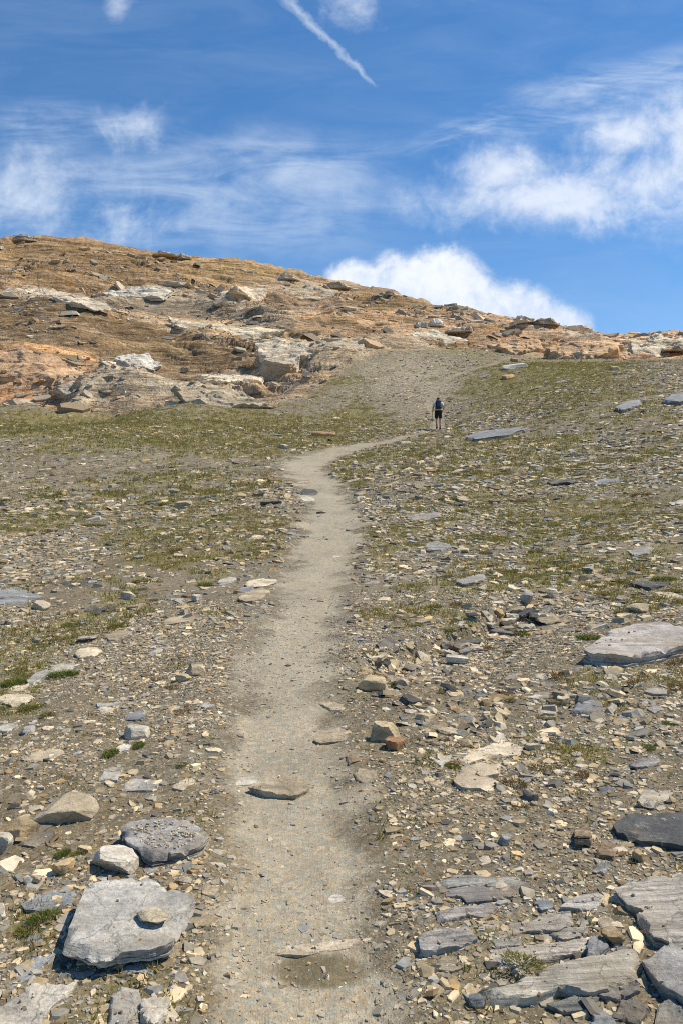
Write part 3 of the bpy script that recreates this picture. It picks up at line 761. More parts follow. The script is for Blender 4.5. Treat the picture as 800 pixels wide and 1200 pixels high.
# --- slabs traced one by one: outline in the photograph's pixels, thickness in m, lift, tilt(x,y), tone, label, landmark phrase
TRACED = [
 ([(71,1108),(84,1078),(97,1047),(101,1034),(125,1030),(170,1025),(187,1034),(231,1051),(225,1064),(216,1081),(203,1103),(178,1112),(134,1116),(122,1121),(103,1119),(91,1112)],.034,.055,(0,.03),'lightgrey','large flat grey slab propped on an orange stone left of the trail','the propped grey slab'),
 ([(-16,1186),(15,1163),(55,1146),(90,1150),(82,1165),(60,1178),(45,1205),(20,1230),(-20,1225)],.05,.0,(0,0),'pale','pale slab cut off by the bottom left corner of the picture','the pale corner slab'),
 ([(-4,1155),(15,1135),(45,1117),(66,1117),(52,1129),(36,1145),(8,1160)],.025,.0,(.05,0),'bluegrey','blue-grey slab between the propped grey slab and the pale corner slab',None),
 ([(142,1137),(158,1125),(170,1128),(183,1143),(165,1139)],.014,.004,(0,0),'bluegrey','small pointed slate lying just in front of the propped grey slab',None),
 ([(124,1215),(130,1165),(143,1155),(163,1158),(168,1178),(160,1215)],.035,.0,(0,.05),'grey','grey slab at the bottom edge, touching a banded white block',None),
 ([(166,1170),(182,1163),(200,1168),(196,1186),(182,1200),(164,1192)],.05,.01,(0,.1),'white','banded white block at the bottom edge beside a grey slab','the banded white block'),
 ([(189,1110),(203,1102),(215,1106),(210,1120),(190,1122)],.018,.0,(0,0),'tan','thin tan flake against the right corner of the propped grey slab',None),
 ([(24,1058),(50,1045),(88,1043),(96,1058),(60,1066),(30,1066)],.022,.0,(0,0),'bluegrey','flat blue-grey plate just left of the propped grey slab',None),
 ([(141,970),(152,963),(192,956),(219,961),(236,970),(246,980),(233,992),(216,998),(179,1003),(162,993),(148,985)],.035,.03,(0,.02),'grey','grey slab strewn with grit and dark underneath, left of the trail','the grit-strewn slab'),
 ([(142,926),(146,902),(160,894),(176,899),(192,924),(168,925)],.045,.0,(0,-.10),'lightgrey','grey wedge-shaped slab leaning beside a bright grey stone','the leaning grey wedge'),
 ([(199,922),(212,914),(226,911),(229,916),(214,926)],.022,.0,(0,0),'cream','narrow cream slab pointing at the trail from the leaning grey wedge',None),
 ([(116,912),(122,898),(138,896),(142,904),(138,914)],.035,.005,(0,-.1),'lightgrey','bright grey stone touching the left side of the leaning grey wedge',None),
 ([(20,988),(35,975),(64,971),(60,984),(40,992)],.03,.0,(0,0),'dark','dark slate beside the lumpy ochre stone at the left edge',None),
 ([(24,889),(38,881),(72,876),(76,882),(62,889),(40,893)],.02,.0,(0,0),'tan','low tan slab flush with the gravel at the left',None),
 ([(135,876),(146,871),(154,873),(150,879),(138,880)],.018,.004,(0,0),'white','small white flat stone between two green tufts left of the trail',None),
 ([(290,922),(312,909),(327,908),(354,914),(364,922),(348,931),(312,927)],.062,.02,(0,0),'tan','angular tan slab lying in the middle of the trail','the tan slab in the trail'),
 ([(262,917),(280,911),(306,909),(300,918),(272,921)],.012,.0,(0,0),'pale','thin pale plate touching the left tip of the tan slab in the trail',None),
 ([(312,1117),(330,1109),(400,1101),(432,1097),(434,1104),(404,1112),(350,1119)],.014,.0,(0,0),'cream','thin pale stone edge crossing the trail like a step','the step across the trail'),
 ([(367,866),(380,855),(400,851),(413,858),(402,867),(376,871)],.035,.005,(0,0),'tan','tan slab at the right edge of the trail, left of the ochre boulder',None),
 ([(375,824),(384,820),(406,828),(404,834),(388,832)],.02,.004,(0,0),'tan','thin tan plate tilted on the right edge of the trail',None),
 ([(538,893),(546,884),(570,871),(590,866),(612,876),(606,884),(574,886),(548,894)],.04,.0,(0,.02),'cream','wide cream slab above a broken cream block, right of the trail','the wide cream slab'),
 ([(530,914),(542,899),(565,892),(586,894),(584,905),(560,910),(586,916),(570,924),(540,922)],.045,.0,(0,0),'cream','broken cream block with a dark notch below the wide cream slab',None),
 ([(507,892),(514,884),(529,884),(526,893),(516,897)],.03,.0,(0,0),'white','white angular stone left of the wide cream slab',None),
 ([(716,965),(736,955),(767,951),(788,952),(806,947),(850,949),(848,985),(822,988),(800,992),(770,986),(748,985),(730,976),(722,975)],.05,.02,(0,.05),'dark','big dark lens-shaped slab at the right edge with an ochre sheen','the big dark slab'),
 ([(746,938),(756,922),(775,908),(796,905),(797,918),(782,934),(764,941)],.06,.0,(0,-.15),'pale','white and grey banded boulder above the big dark slab','the banded white boulder'),
 ([(734,896),(748,888),(766,886),(776,890),(765,896),(746,899)],.025,.008,(0,0),'grey','flat grey plate resting level above the banded white boulder',None),
 ([(668,832),(674,822),(690,818),(704,822),(706,832),(690,835)],.045,.01,(0,0),'bluegrey','smooth blue-grey stone beside a pale block on the right bank','the smooth blue-grey stone'),
 ([(629,835),(631,825),(644,821),(652,827),(650,836)],.05,.0,(0,-.1),'cream','pale block left of the smooth blue-grey stone',None),
 ([(683,761),(698,750),(717,736),(742,731),(772,728),(800,733),(826,741),(810,753),(772,763),(734,768),(695,765)],.10,.04,(0,.02),'lightgrey','largest flat grey slab on the right slope, with a pale streak','the big streaked slab'),
 ([(-30,682),(12,682),(38,694),(28,698),(4,701),(-30,704)],.05,.02,(0,0),'bluegrey','blue slate slab at the left edge with a bright face','the blue slate slab'),
 ([(-20,704),(18,698),(44,694),(50,699),(30,706),(6,711),(-20,714)],.04,.0,(0,0),'bluegrey','second blue slate plate just below the blue slate slab',None),
 ([(70,684),(88,677),(112,675),(118,680),(100,686),(80,688)],.03,.0,(0,0),'dark','low dark slate right of the blue slate slab',None),
 ([(98,716),(110,709),(124,710),(127,716),(114,720)],.03,.0,(0,0),'dark','dark slate among the tan stones left of the trail',None),
 ([(31,797),(40,788),(58,783),(62,787),(50,794),(38,802)],.035,.01,(0,0),'lightgrey','long grey stone in the turf at the left','the long grey turf stone'),
 ([(-6,820),(6,813),(28,811),(41,815),(30,823),(14,826)],.03,.012,(0,0),'cream','cream diamond-shaped slab at the left edge','the cream diamond slab'),
 ([(-8,855),(4,848),(20,846),(22,850),(8,857)],.03,.01,(0,0),'white','white slab cut by the left edge below the cream diamond slab',None),
 ([(86,765),(94,759),(112,757),(120,762),(110,767),(94,770)],.035,.02,(0,0),'cream','cream slab with a dark underside left of the trail','the cream slab with dark underside'),
 ([(121,745),(132,739),(148,738),(155,742),(144,748),(128,749)],.035,.01,(0,0),'tan','flat tan slab just above the cream slab with dark underside',None),
 ([(185,729),(200,722),(226,719),(232,725),(214,729),(196,732)],.03,.006,(0,0),'tan','tan plates in a row left of the trail middle',None),
 ([(279,701),(288,692),(306,687),(317,693),(306,701),(290,705)],.05,.01,(0,0),'tan','tan flat boulder at the left rim of the trail with a cream slab behind','the tan trail-rim boulder'),
 ([(286,684),(296,678),(322,677),(326,681),(312,686),(296,687)],.05,.01,(0,0),'cream','long cream slab just behind the tan trail-rim boulder',None),
 ([(276,694),(284,687),(298,686),(296,693),(284,698)],.03,.0,(0,0),'bluegrey','blue-grey flake tucked left of the tan trail-rim boulder',None),
 ([(545,511),(560,505),(600,500),(616,502),(597,508),(556,514)],.22,.05,(0,0),'bluegrey','long dark plate jutting from the slope right of the hiker','the long dark plate'),
 ([(476,605),(492,601),(514,600),(516,605),(500,608),(482,608)],.05,.0,(0,0),'grey','flat grey plate beside a dark stone right of the trail',None),
 ([(534,681),(546,675),(566,672),(570,677),(556,682),(542,684)],.06,.02,(0,0),'grey','grey plate with a dark underside on the right slope','the dark-edged grey plate'),
 ([(694,565),(706,560),(730,560),(732,564),(716,567),(700,568)],.08,.0,(0,0),'bluegrey','blue-grey slab high on the right slope','the high blue-grey slab'),
 ([(675,665),(682,656),(694,654),(699,660),(694,666)],.05,.0,(0,-.1),'lightgrey','squarish light grey plate standing on the right slope',None),
 ([(736,647),(744,640),(760,638),(767,643),(756,648),(746,651)],.06,.02,(0,0),'lightgrey','light grey plate casting a dark edge near the right border',None),
 ([(720,477),(730,470),(748,467),(752,471),(738,477),(728,480)],.2,.05,(0,0),'bluegrey','blue-grey slab tilted high on the right skyline slope','the high tilted slab'),
 ([(776,468),(784,461),(812,456),(815,464),(796,470)],.3,.05,(0,0),'bluegrey','dark blue-grey rock at the right border below the skyline',None),
 # bedrock ledges right of the trail
 ([(513,1029),(535,1025),(600,1027),(618,1035),(605,1040),(545,1037),(518,1041)],.03,.0,(0,0),'lightgrey','rearmost thin grey ledge of the layered bedrock right of the trail','the rearmost bedrock ledge'),
 ([(515,1043),(560,1036),(612,1040),(602,1048),(572,1055),(546,1057),(540,1050),(518,1051)],.035,.0,(0,0),'grey','second grey ledge of the layered bedrock with a dark lower edge',None),
 ([(510,1069),(530,1063),(575,1056),(582,1062),(571,1075),(548,1071),(530,1077),(512,1078)],.035,.0,(0,0),'lightgrey','third grey ledge of the layered bedrock, broken in two',None),
 ([(624,1057),(636,1049),(646,1054),(648,1063),(634,1066)],.03,.0,(0,0),'bluegrey','small grey block on the right end of the bedrock ledges',None),
 ([(488,1091),(510,1086),(550,1083),(559,1098),(540,1106),(500,1113),(492,1112)],.05,.01,(0,0),'lightgrey','leftmost pale block of the layered bedrock with a dark left side',None),
 ([(557,1081),(590,1078),(612,1082),(640,1070),(667,1067),(672,1078),(655,1090),(615,1090),(600,1096),(574,1104)],.035,.0,(0,0),'pale','pale ledge in the middle of the layered bedrock',None),
 ([(557,1117),(590,1108),(640,1106),(686,1098),(690,1108),(684,1114),(640,1124),(600,1132),(565,1137)],.04,.0,(0,0),'pale','long pale ledge above a dark crack in the layered bedrock',None),
 ([(687,1098),(702,1094),(713,1108),(701,1118),(686,1120)],.05,.015,(0,0),'bluegrey','small tilted grey block on the right end of the long pale ledge',None),
 ([(555,1160),(600,1150),(640,1132),(690,1119),(735,1108),(753,1120),(751,1142),(720,1156),(690,1162),(655,1155),(625,1168),(575,1171)],.075,.02,(0,.02),'pale','large pale bottom ledge of the layered bedrock with a mossy edge','the large pale bedrock ledge'),
 ([(717,1039),(740,1031),(780,1024),(840,1018),(850,1092),(790,1103),(765,1096),(745,1071),(752,1064),(735,1058)],.07,.02,(0,0),'pale','big pale grained slab at the right edge above a dark grey block','the big grained slab'),
 ([(750,1123),(775,1101),(792,1105),(832,1140),(826,1178),(800,1167),(770,1150)],.10,.02,(.1,0),'grey','dark grey angular block with white veins at the right edge','the veined grey block'),
 ([(572,1103),(590,1097),(612,1098),(608,1107),(580,1110)],.03,.0,(0,0),'lightgrey','small grey plate between two pale ledges of the layered bedrock',None),
 ([(640,1094),(664,1086),(690,1084),(692,1093),(660,1100)],.03,.005,(0,0),'pale','narrow pale plate above the small tilted grey block in the layered bedrock',None),
 ([(500,1134),(515,1120),(545,1118),(556,1128),(530,1138)],.02,.0,(0,0),'tan','flat tan plate left of the long pale ledge in the layered bedrock',None),
 ([(640,1176),(668,1166),(702,1168),(694,1181),(660,1186)],.03,.01,(0,.05),'olivegrey','dark splintered plate just below the large pale bedrock ledge',None),
 ([(700,1165),(720,1156),(748,1150),(750,1160),(724,1170)],.03,.01,(0,.05),'bluegrey','blue-grey splinter under the right end of the large pale bedrock ledge',None),
 ([(655,1062),(672,1050),(712,1044),(716,1054),(690,1066)],.025,.0,(0,0),'lightgrey','thin grey plate between the bedrock ledges and the big grained slab',None),
 ([(716,1190),(724,1172),(745,1166),(760,1180),(748,1200)],.03,.0,(.1,0),'dark','dark splintered plate at the bottom edge near the veined grey block',None),
 ([(765,1205),(770,1178),(785,1168),(803,1182),(806,1212)],.05,.0,(.1,0),'olivegrey','dark olive shard in the bottom right corner below the veined grey block',None),
 ([(690,1215),(694,1188),(712,1182),(722,1196),(716,1216)],.03,.0,(0,0),'bluegrey','blue-grey shard cut by the bottom edge left of the splintered plate',None),
 ([(672,978),(674,962),(684,956),(694,964),(692,978)],.05,.0,(0,-.3),'brown','brown block standing upright left of the big dark slab',None),
 ([(697,1000),(702,987),(716,983),(725,990),(718,1003)],.05,.0,(0,-.1),'brown','brown block in front of the big dark slab\'s left tip',None),
 ([(693,1021),(702,1007),(713,1009),(707,1023)],.04,.0,(.2,0),'lightgrey','narrow grey block tilted above the big grained slab',None),
]
pre_tr = [None] * len(TRACED)
pre = hits([((min(p[0] for p in t[0]) + max(p[0] for p in t[0])) / 2, max(p[1] for p in t[0])) for t in TRACED], full_h)
for i, (ol, th, lift, tilt, tone, label, lm) in enumerate(TRACED):
    p0 = pre[i]; n = normal_at(p0[0], p0[1], .35)[0]
    n = n + np.array([-tilt[0], -tilt[1], 0]); n /= np.linalg.norm(n)
    top = p0 + n * (th * (.32 if lift <= .02 else .5) + lift * (.6 if lift <= .02 else 1))
    Wp = ray_plane(ol, top, n)
    c = Wp.mean(0)
    a, b, n = frame_from(n)
    loc2 = np.stack([(Wp - c) @ a, (Wp - c) @ b], 1)
    size = float(np.ptp(loc2[:, 0]))
    far = p0[1] > 9
    thk = th * (.5 if lift <= .02 else .85) + .012
    V, lo, sz = plate(loc2, thk, 300 + i, rough=.016 if size < .3 else .012, M=110 if size * F / p0[1] > 80 else 56, K=14 if size * F / p0[1] > 80 else 8, layers=5 if th > .03 else 3, steps=.0045 if not far else .012, jag=.035, chip=.12 if 'the trail' in label and 'tan slab' in label else .55)
    origin = c - n * thk
    finish_stone(V, lo, sz, origin, (a, b, n), 'rock_slab', 'slab', tone, 300 + i, M_LEDGE if ('bedrock' in label or 'grained' in label) else M_ROCK if p0[1] < 14 else M_ROCKM, label, max(size, .02), 32, lm, 'slab')
    pre_tr[i] = (top, n)
    if i == 0: PROP = (top + n * 0, n)

# --- single stones by their box in the photograph: x0,x1,y0,y1, tone, form, label, landmark
B = 'boulder'; S = 'flat'
BOXED = [
 (113,131,1117,1131,'orange',B,'small orange stone holding up the propped grey slab',None),
 (28,40,1023,1037,'white',B,'bright white quartz stone near the left edge','the white quartz stone'),
 (38,50,1026,1037,'tan',B,'small tan stone touching the white quartz stone',None),
 (60,86,1007,1026,'ochre',B,'ochre lump above the propped grey slab\'s left corner','the ochre lump'),
 (106,168,990,1026,'pale',B,'two-tone grey and cream boulder behind the propped grey slab','the two-tone boulder'),
 (44,116,930,968,'cream',B,'broad cream boulder half sunk at the left, dark at its right foot','the broad cream boulder'),
 (6,46,960,986,'ochre',B,'lumpy ochre stone near the left edge','the lumpy ochre stone'),
 (-12,16,970,1001,'pale',B,'pale boulder cut by the left edge beside the lumpy ochre stone',None),
 (170,189,1009,1026,'lightgrey',S,'little light grey plate right of the two-tone boulder',None),
 (367,388,872,884,'tan',S,None,None),(402,428,885,897,'brown',S,None,None),(414,441,902,920,'tan',S,None,None),
 (419,452,790,811,'yellow',B,'yellow boulder on the right edge of the trail with a small stone on it','the yellow boulder'),
 (421,437,781,792,'ochre',S,'small ochre stone behind the yellow boulder\'s top',None),
 (433,469,842,870,'yellow',B,'ochre boulder with a rusty stone at its foot, right of the trail','the ochre boulder'),
 (450,476,864,880,'rust',B,'rusty brown stone at the foot of the ochre boulder',None),
 (461,478,792,805,'tan',B,None,None),(441,470,752,767,'dark',S,'dark slate block in the shaded hollow right of the trail','the dark hollow'),
 (431,464,768,777,'cream',S,'pale plate below the dark hollow',None),(576,592,817,829,'cream',S,None,None),(509,550,854,863,'tan',S,None,None),
 (612,630,926,940,'dark',B,None,None),(703,723,920,934,'bluegrey',S,None,None),(741,756,996,1011,'ochre',B,'ochre chunk in front of the big dark slab',None),
 (767,781,944,951,'white',S,None,None),(755,776,825,838,'lightgrey',S,None,None),(745,770,764,773,'dark',S,'dark block wedged under the big streaked slab',None),
 (735,761,705,719,'tan',B,'tan boulder behind the big streaked slab','the tan boulder'),(638,655,687,702,'cream',B,'bright cream stone on the right slope beside a grey one','the bright cream stone'),
 (609,625,691,711,'grey',B,'grey stone left of the bright cream stone',None),(687,710,673,688,'cream',S,None,None),(627,655,719,733,'tan',B,'tan and grey boulder left of the big streaked slab',None),
 (734,784,683,693,'dark',S,'long dark plate above the tan boulder',None),(770,797,695,704,'cream',S,None,None),(646,663,808,820,'tan',B,None,None),
 (37,61,700,716,'cream',B,'cream stone right of the blue slate slab','the cream stone by the blue slate'),(142,160,691,704,'cream',B,None,None),(126,138,702,718,'tan',B,None,None),(149,171,705,716,'tan',S,None,None),
 (93,120,740,753,'pale',S,None,None),(135,157,726,737,'cream',S,None,None),(61,89,774,792,'pale',S,None,None),(14,34,802,812,'cream',S,None,None),(175,193,760,770,'lightgrey',S,None,None),
 (205,225,788,800,'yellow',B,'smaller stone of an ochre pair at the left rim of the trail',None),(217,242,777,793,'tan',B,'larger stone of an ochre pair at the left rim of the trail','the ochre pair'),
 (112,141,821,832,'lightgrey',S,None,None),(114,136,829,838,'cream',S,None,None),(147,171,835,847,'bluegrey',S,None,None),(147,176,847,867,'pale',B,None,None),
 (254,277,674,686,'pale',S,None,None),(224,237,695,706,'white',B,None,None),(166,183,677,685,'cream',S,None,None),(0,17,662,672,'tan',B,None,None),
 (305,336,581,593,'dark',S,'dark low rock at the left rim of the upper trail','the dark trail rock'),(308,322,575,583,'tan',S,None,None),(352,370,581,589,'pale',S,None,None),(350,373,575,583,'dark',S,None,None),
 (370,385,596,603,'cream',S,None,None),(348,368,559,569,'tan',S,None,None),(306,324,608,614,'cream',S,None,None),(291,309,626,634,'cream',S,None,None),(225,241,618,626,'ochre',S,None,None),
 (247,265,599,606,'ochre',S,None,None),(205,226,583,594,'cream',B,None,None),(203,216,624,636,'cream',B,None,None),(250,272,649,658,'tan',S,None,None),(389,400,650,655,'pale',S,None,None),
 (525,553,586,595,'dark',S,None,None),(642,671,561,571,'dark',S,None,None),(496,529,637,647,'grey',S,None,None),(534,549,639,649,'cream',B,None,None),(676,688,591,597,'cream',S,None,None),
 (618,632,541,551,'tan',B,None,None),(602,619,574,583,'tan',S,None,None),(645,657,639,647,'ochre',S,None,None),(786,806,586,595,'pale',S,None,None),(590,616,662,671,'pale',S,None,None),
 (363,393,501,513,'orange',B,'orange boulder on the turf above the trail bend','the orange boulder'),(325,342,517,527,'cream',B,'pale stone below the orange boulder',None),
 (586,618,424,433,'white',B,'white rock under the hill\'s orange band','the white rock on the upper slope'),(597,607,417,425,'orange',B,'small orange rock just above the white rock on the upper slope',None),
 (588,603,437,445,'orange',B,'orange boulder alone on the upper turf slope',None),(713,726,426,435,'cream',B,'cream block below the orange cliffs near the right','the cream block'),
 (704,730,1089,1109,'ochre',B,'ochre chunk between the large pale bedrock ledge and the big grained slab',None),(698,724,1078,1092,'cream',S,None,None),
 (157,196,1063,1087,'cream',B,'pale tan stone lying on top of the propped grey slab',None),
 (300,318,1150,1160,'pale',S,None,None),(548,568,1166,1182,'bluegrey',B,'blue-grey stone below the left end of the large pale bedrock ledge',None),(606,618,1169,1181,'lightgrey',S,None,None),
 (225,246,1070,1090,'tan',S,None,None),(236,258,1035,1052,'tan',S,None,None),(385,405,1048,1060,'pale',S,None,None),
]
pre = hits([((b[0] + b[1]) / 2, b[3] - 1) for b in BOXED], full_h); pre2 = hits([((b[0] + b[1]) / 2, max(b[2], 300)) for b in BOXED], full_h)
def add_stone(p, w, dep, h, tone, form, seed, label=None, lm=None, n=None, yaw=0., sink=.2, near=True):
    n = normal_at(p[0], p[1], .3)[0] if n is None else n
    ax = frame_from(n, yaw)
    rg = np.random.default_rng(seed)
    if form == B:
        V, lo, sz = boulder(w, dep, h * (1 + sink), seed, 5 if w * F / p[1] > 30 else 4 if w * F / p[1] > 14 else 3, .03)
        o = p - ax[2] * (h * sink * (0 if label and 'on top of' in label else 1))
        finish_stone(V, lo, sz, o, ax, 'boulder' if w > .25 else 'stone', 'boulder' if w > .25 else 'stone', tone, seed, M_ROCK if p[1] < 14 else M_ROCKM, label, w, 30, lm, 'stone')
    else:
        k = rg.integers(5, 9); an = np.sort(rg.random(k) + np.arange(k) * 1.1) / (k * 1.1) * 2 * math.pi
        rr = rg.uniform(.75, 1.1, k)
        ol = np.stack([np.cos(an) * rr * w * .5, np.sin(an) * rr * dep * .5], 1)
        ol = ol / np.ptp(ol, axis=0) * np.array([w, dep])
        tl = rg.normal(0, .05, 2); nn = ax[2] + ax[0] * tl[0] + ax[1] * tl[1]; ax2 = frame_from(nn, yaw)
        big = w * F / p[1] > 25
        V, lo, sz = plate(ol, h, seed, .02, 40 if big else 18, 5 if big else 2, 3 if big else 2, .005 if p[1] < 8 else .01, .07)
        finish_stone(V, lo, sz, p - ax2[2] * h * .3, ax2, 'stone', 'stone', tone, seed, M_ROCK if p[1] < 14 else M_ROCKM, label, w, 36, lm, 'plate')
for i, (x0, x1, y0, y1, tone, form, label, lm) in enumerate(BOXED):
    p = pre[i]; d = p[1]; w = (x1 - x0) / F * d; hv = (y1 - y0) / F * d
    n = None
    if form == B:
        h = hv * (.5 if w > .18 else .7); dep = w * (.75 + .2 * math.sin(i * 3.1))
        p = p + np.array([p[0] / d * dep * .35, dep * .35, 0]); p[2] = full_h(p[:1], p[1:2])[0]
        if label and 'on top of the propped' in label:
            h = .02; n = PROP[1]; p = ray_plane([(176, 1083)], PROP[0], n)[0] + n * .002 + np.array([0, dep * .3, 0])
    else:
        dd = max(pre2[i][1] - d, .25 * w); dep = min(dd, 1.7 * w); h = max(.10 * w, .15 * hv)
        p = p + np.array([p[0] / d * dep * .5, dep * .5, 0]); p[2] = full_h(p[:1], p[1:2])[0]
    add_stone(p, w, dep, h, tone, form, 700 + i, label, lm, n)

# --- further loose stones, the largest of the scatter (things), spread by area
TONES = ['grey', 'bluegrey', 'pale', 'cream', 'tan', 'ochre', 'dark', 'lightgrey', 'brown']
def tone_pick(rg, x, y):
    right = x > .02 * y + .3
    pr = np.array([.22, .10, .15, .15, .16, .05, .05, .08, .04] if right else [.22, .08, .13, .17, .18, .08, .04, .07, .03])
    return TONES[rg.choice(9, p=pr / pr.sum())]
# plates broken out along the eroded bank
rg = np.random.default_rng(15)
for i in range(26):
    t = rg.uniform(-.02, .95); off = abs(rg.normal(.06, .16)) - .05
    (bx0, by0), (bx1, by1) = BANK; L = math.hypot(bx1 - bx0, by1 - by0)
    x = bx0 + (bx1 - bx0) * t + off * (by1 - by0) / L; y = by0 + (by1 - by0) * t - off * (bx1 - bx0) / L
    w = rg.uniform(.08, .24)
    nn = np.array([rg.normal(0, .12), rg.normal(-.05, .14), 1.])
    add_stone(np.array([x, y, full_h(np.array([x]), np.array([y]))[0] + rg.uniform(0, .05)]), w, w * rg.uniform(.5, .9), w * rg.uniform(.13, .25), ['dark', 'grey', 'tan', 'pale', 'cream', 'grey', 'dark'][rg.integers(7)], S, 1500 + i, n=nn, yaw=rg.normal(0, .6))
rg = np.random.default_rng(5)
cand = []
while len(cand) < 215:
    px = rg.uniform(0, 800); py = 440 + 740 * rg.random() ** .9
    if py < 475 and px < 560: continue
    cand.append((px, py))
pc = hits(cand, full_h)
pdc = path_dist(pc[:, 0], pc[:, 1])
occ = [(s['p'][0], s['p'][1], s['size']) for s in STONES]
k = 0
for i, p in enumerate(pc):
    if pdc[i] < 1.08 or p[1] > 62: continue
    sc = rg.uniform(9, 19) * (1.15 if cand[i][1] > 800 else .9); w = sc / F * p[1]
    if any(math.hypot(p[0] - ox, p[1] - oy) < .5 * (w + os_) + .02 for ox, oy, os_ in occ): continue
    occ.append((p[0], p[1], w))
    flat = rg.random() < .86
    add_stone(p, w, w * rg.uniform(.5, 1.0), w * (.13 if flat else .36), tone_pick(rg, p[0], p[1]), S if flat else B, 2000 + i, yaw=rg.normal(0, .5))
    k += 1
print('loose stones', k, len(STONES))

# ------------------------------------------------------------------ outcrops on the hill (box in the photograph, tone, label)
OUT = [
 (304,346,420,441,'grey','grey boulder with a dark cavity below the broad cream shelf'),
 (160,224,325,337,'pale','long pale slab lying high on the left hill'),
 (207,223,294,306,'dark','small grey crag on the left skyline'),
 (180,206,297,303,'pale','flat white rock on the skyline left of the small grey crag'),
 (322,348,317,330,'pale','pale crag on the middle of the skyline'),
 (384,408,325,340,'dark','brownish crag on the skyline right of the pale crag'),
 (440,470,339,348,'olivegrey','low tan rock on the skyline above the scree'),
 (598,622,366,380,'pale','pale crag on the right skyline'),
 (622,652,370,382,'grey','grey crag beside the pale crag on the right skyline'),
 (652,692,375,388,'cream','cream ridge rock on the skyline right of the grey crag'),
 (20,44,275,286,'grey','grey rock on the top of the left skyline'),
 (484,500,370,384,'white','left block of the pile of white rocks above the green hollow'),
 (500,518,369,385,'white','right block of the pile of white rocks above the green hollow'),
 (516,552,386,397,'pale','pale tilted rock right of the pile of white rocks'),
 (658,684,410,421,'cream','cream block set into the orange cliff on the right'),
 (702,730,408,420,'crag_orange','orange cracked block right of the cream block in the cliff'),
 (742,764,402,413,'cream','cream cracked block near the right border of the cliff'),
 (780,806,404,416,'tan','tan cracked block at the right border in the cliff'),
 (268,292,337,350,'cream','rounded cream rock high in the middle of the hill'),
]
rgo = np.random.default_rng(77)
def add_block(p, w, dep, h, tone, seed, label, lm=None, yaw=0., sink=.35, kind='outcrop'):
    rg = np.random.default_rng(seed)
    V, lo, sz = boulder(w, dep, h * (1 + sink), seed, 6 if w > 2.5 else 5 if w > 1 else 4, .05, .05, 7)
    # bedding and joints
    dn = fbm3(V[:, 0] / 1.5, V[:, 1] / 1.5, (V[:, 2] + .2 * V[:, 0]) / .28, seed + 5, 3) * min(.06 * w, .10)
    c = np.array([0, 0, h * .6]); r_ = V - c; r_ /= np.linalg.norm(r_, axis=1, keepdims=True) + 1e-9
    V = V + r_ * dn[:, None]
    n = np.array([rg.normal(0, .10), rg.normal(-.05, .10), 1.])
    ax = frame_from(n, yaw)
    t = {'grey': 'crag_grey', 'pale': 'crag_pale', 'olivegrey': 'crag_dark', 'dark': 'crag_dark', 'orange': 'crag_orange', 'tan': 'crag_tan'}.get(tone, tone)
    return finish_stone(V, lo, sz, p - ax[2] * h * sink, ax, 'rock_outcrop' if kind == 'outcrop' else 'boulder', 'outcrop' if kind == 'outcrop' else 'boulder', t, seed, M_ROCKF, label, w, 28, lm, kind, .03)
WORD.update({'crag_grey': 'grey', 'crag_pale': 'pale', 'crag_dark': 'dark', 'crag_orange': 'orange', 'crag_tan': 'tan'})
for i, (x0, x1, y0, y1, tone, label) in enumerate(OUT):
    px = (x0 + x1) / 2
    hh = hits([(px, y1 - 1 + 1.5 * k) for k in range(20)], full_h)
    ok = [q for q in hh if q[1] < 166]
    p = (ok[0] if ok else hh[-1]).copy()
    d = p[1]; w = (x1 - x0) / F * d; hv = (y1 - y0) / F * d
    dep = w * .7; yc = d + dep * .3; p[0] *= yc / d; p[1] = yc
    g1 = float(full_h(p[:1], p[1:2])[0])
    h = np.clip(CAMZ + (600 - y0) / F * yc - g1, .4 * hv, .75 * hv); p[2] = g1
    if 'cavity' in label or 'knob' in label:
        add_block(p, w, dep, h, tone, 5000 + i, label, None, yaw=rgo.normal(0, .25), sink=.9); continue
    th = max(.55 * hv, .3) ; k = 11
    an = (np.arange(k) + rgo.uniform(-.35, .35, k)) / k * 2 * math.pi; rr = rgo.uniform(.72, 1.1, k)
    ol = np.stack([np.cos(an) * rr, np.sin(an) * rr], 1); ol = ol / np.ptp(ol, axis=0) * np.array([w * 1.25, min(1.2 * w, 4.5)])
    V, lo, sz = plate(ol, th, 5000 + i, .07, 90, 12, 5, .12, .06)
    V[:, 2] *= 1 - .55 * np.clip(np.abs(V[:, 0]) / (w * .5), 0, 1) ** 2
    n = np.array([rgo.normal(-.02, .07), rgo.normal(.03, .05), 1.]); ax = frame_from(n, rgo.normal(0, .2))
    t2 = {'grey': 'crag_grey', 'pale': 'crag_pale', 'olivegrey': 'crag_tan', 'dark': 'crag_grey', 'orange': 'crag_orange', 'tan': 'crag_tan'}.get(tone, tone)
    finish_stone(V, lo, sz, p - ax[2] * th * .5, ax, 'rock_outcrop', 'outcrop', t2, 5000 + i, M_ROCKF, label, w, 34, None, 'outcrop', .03)
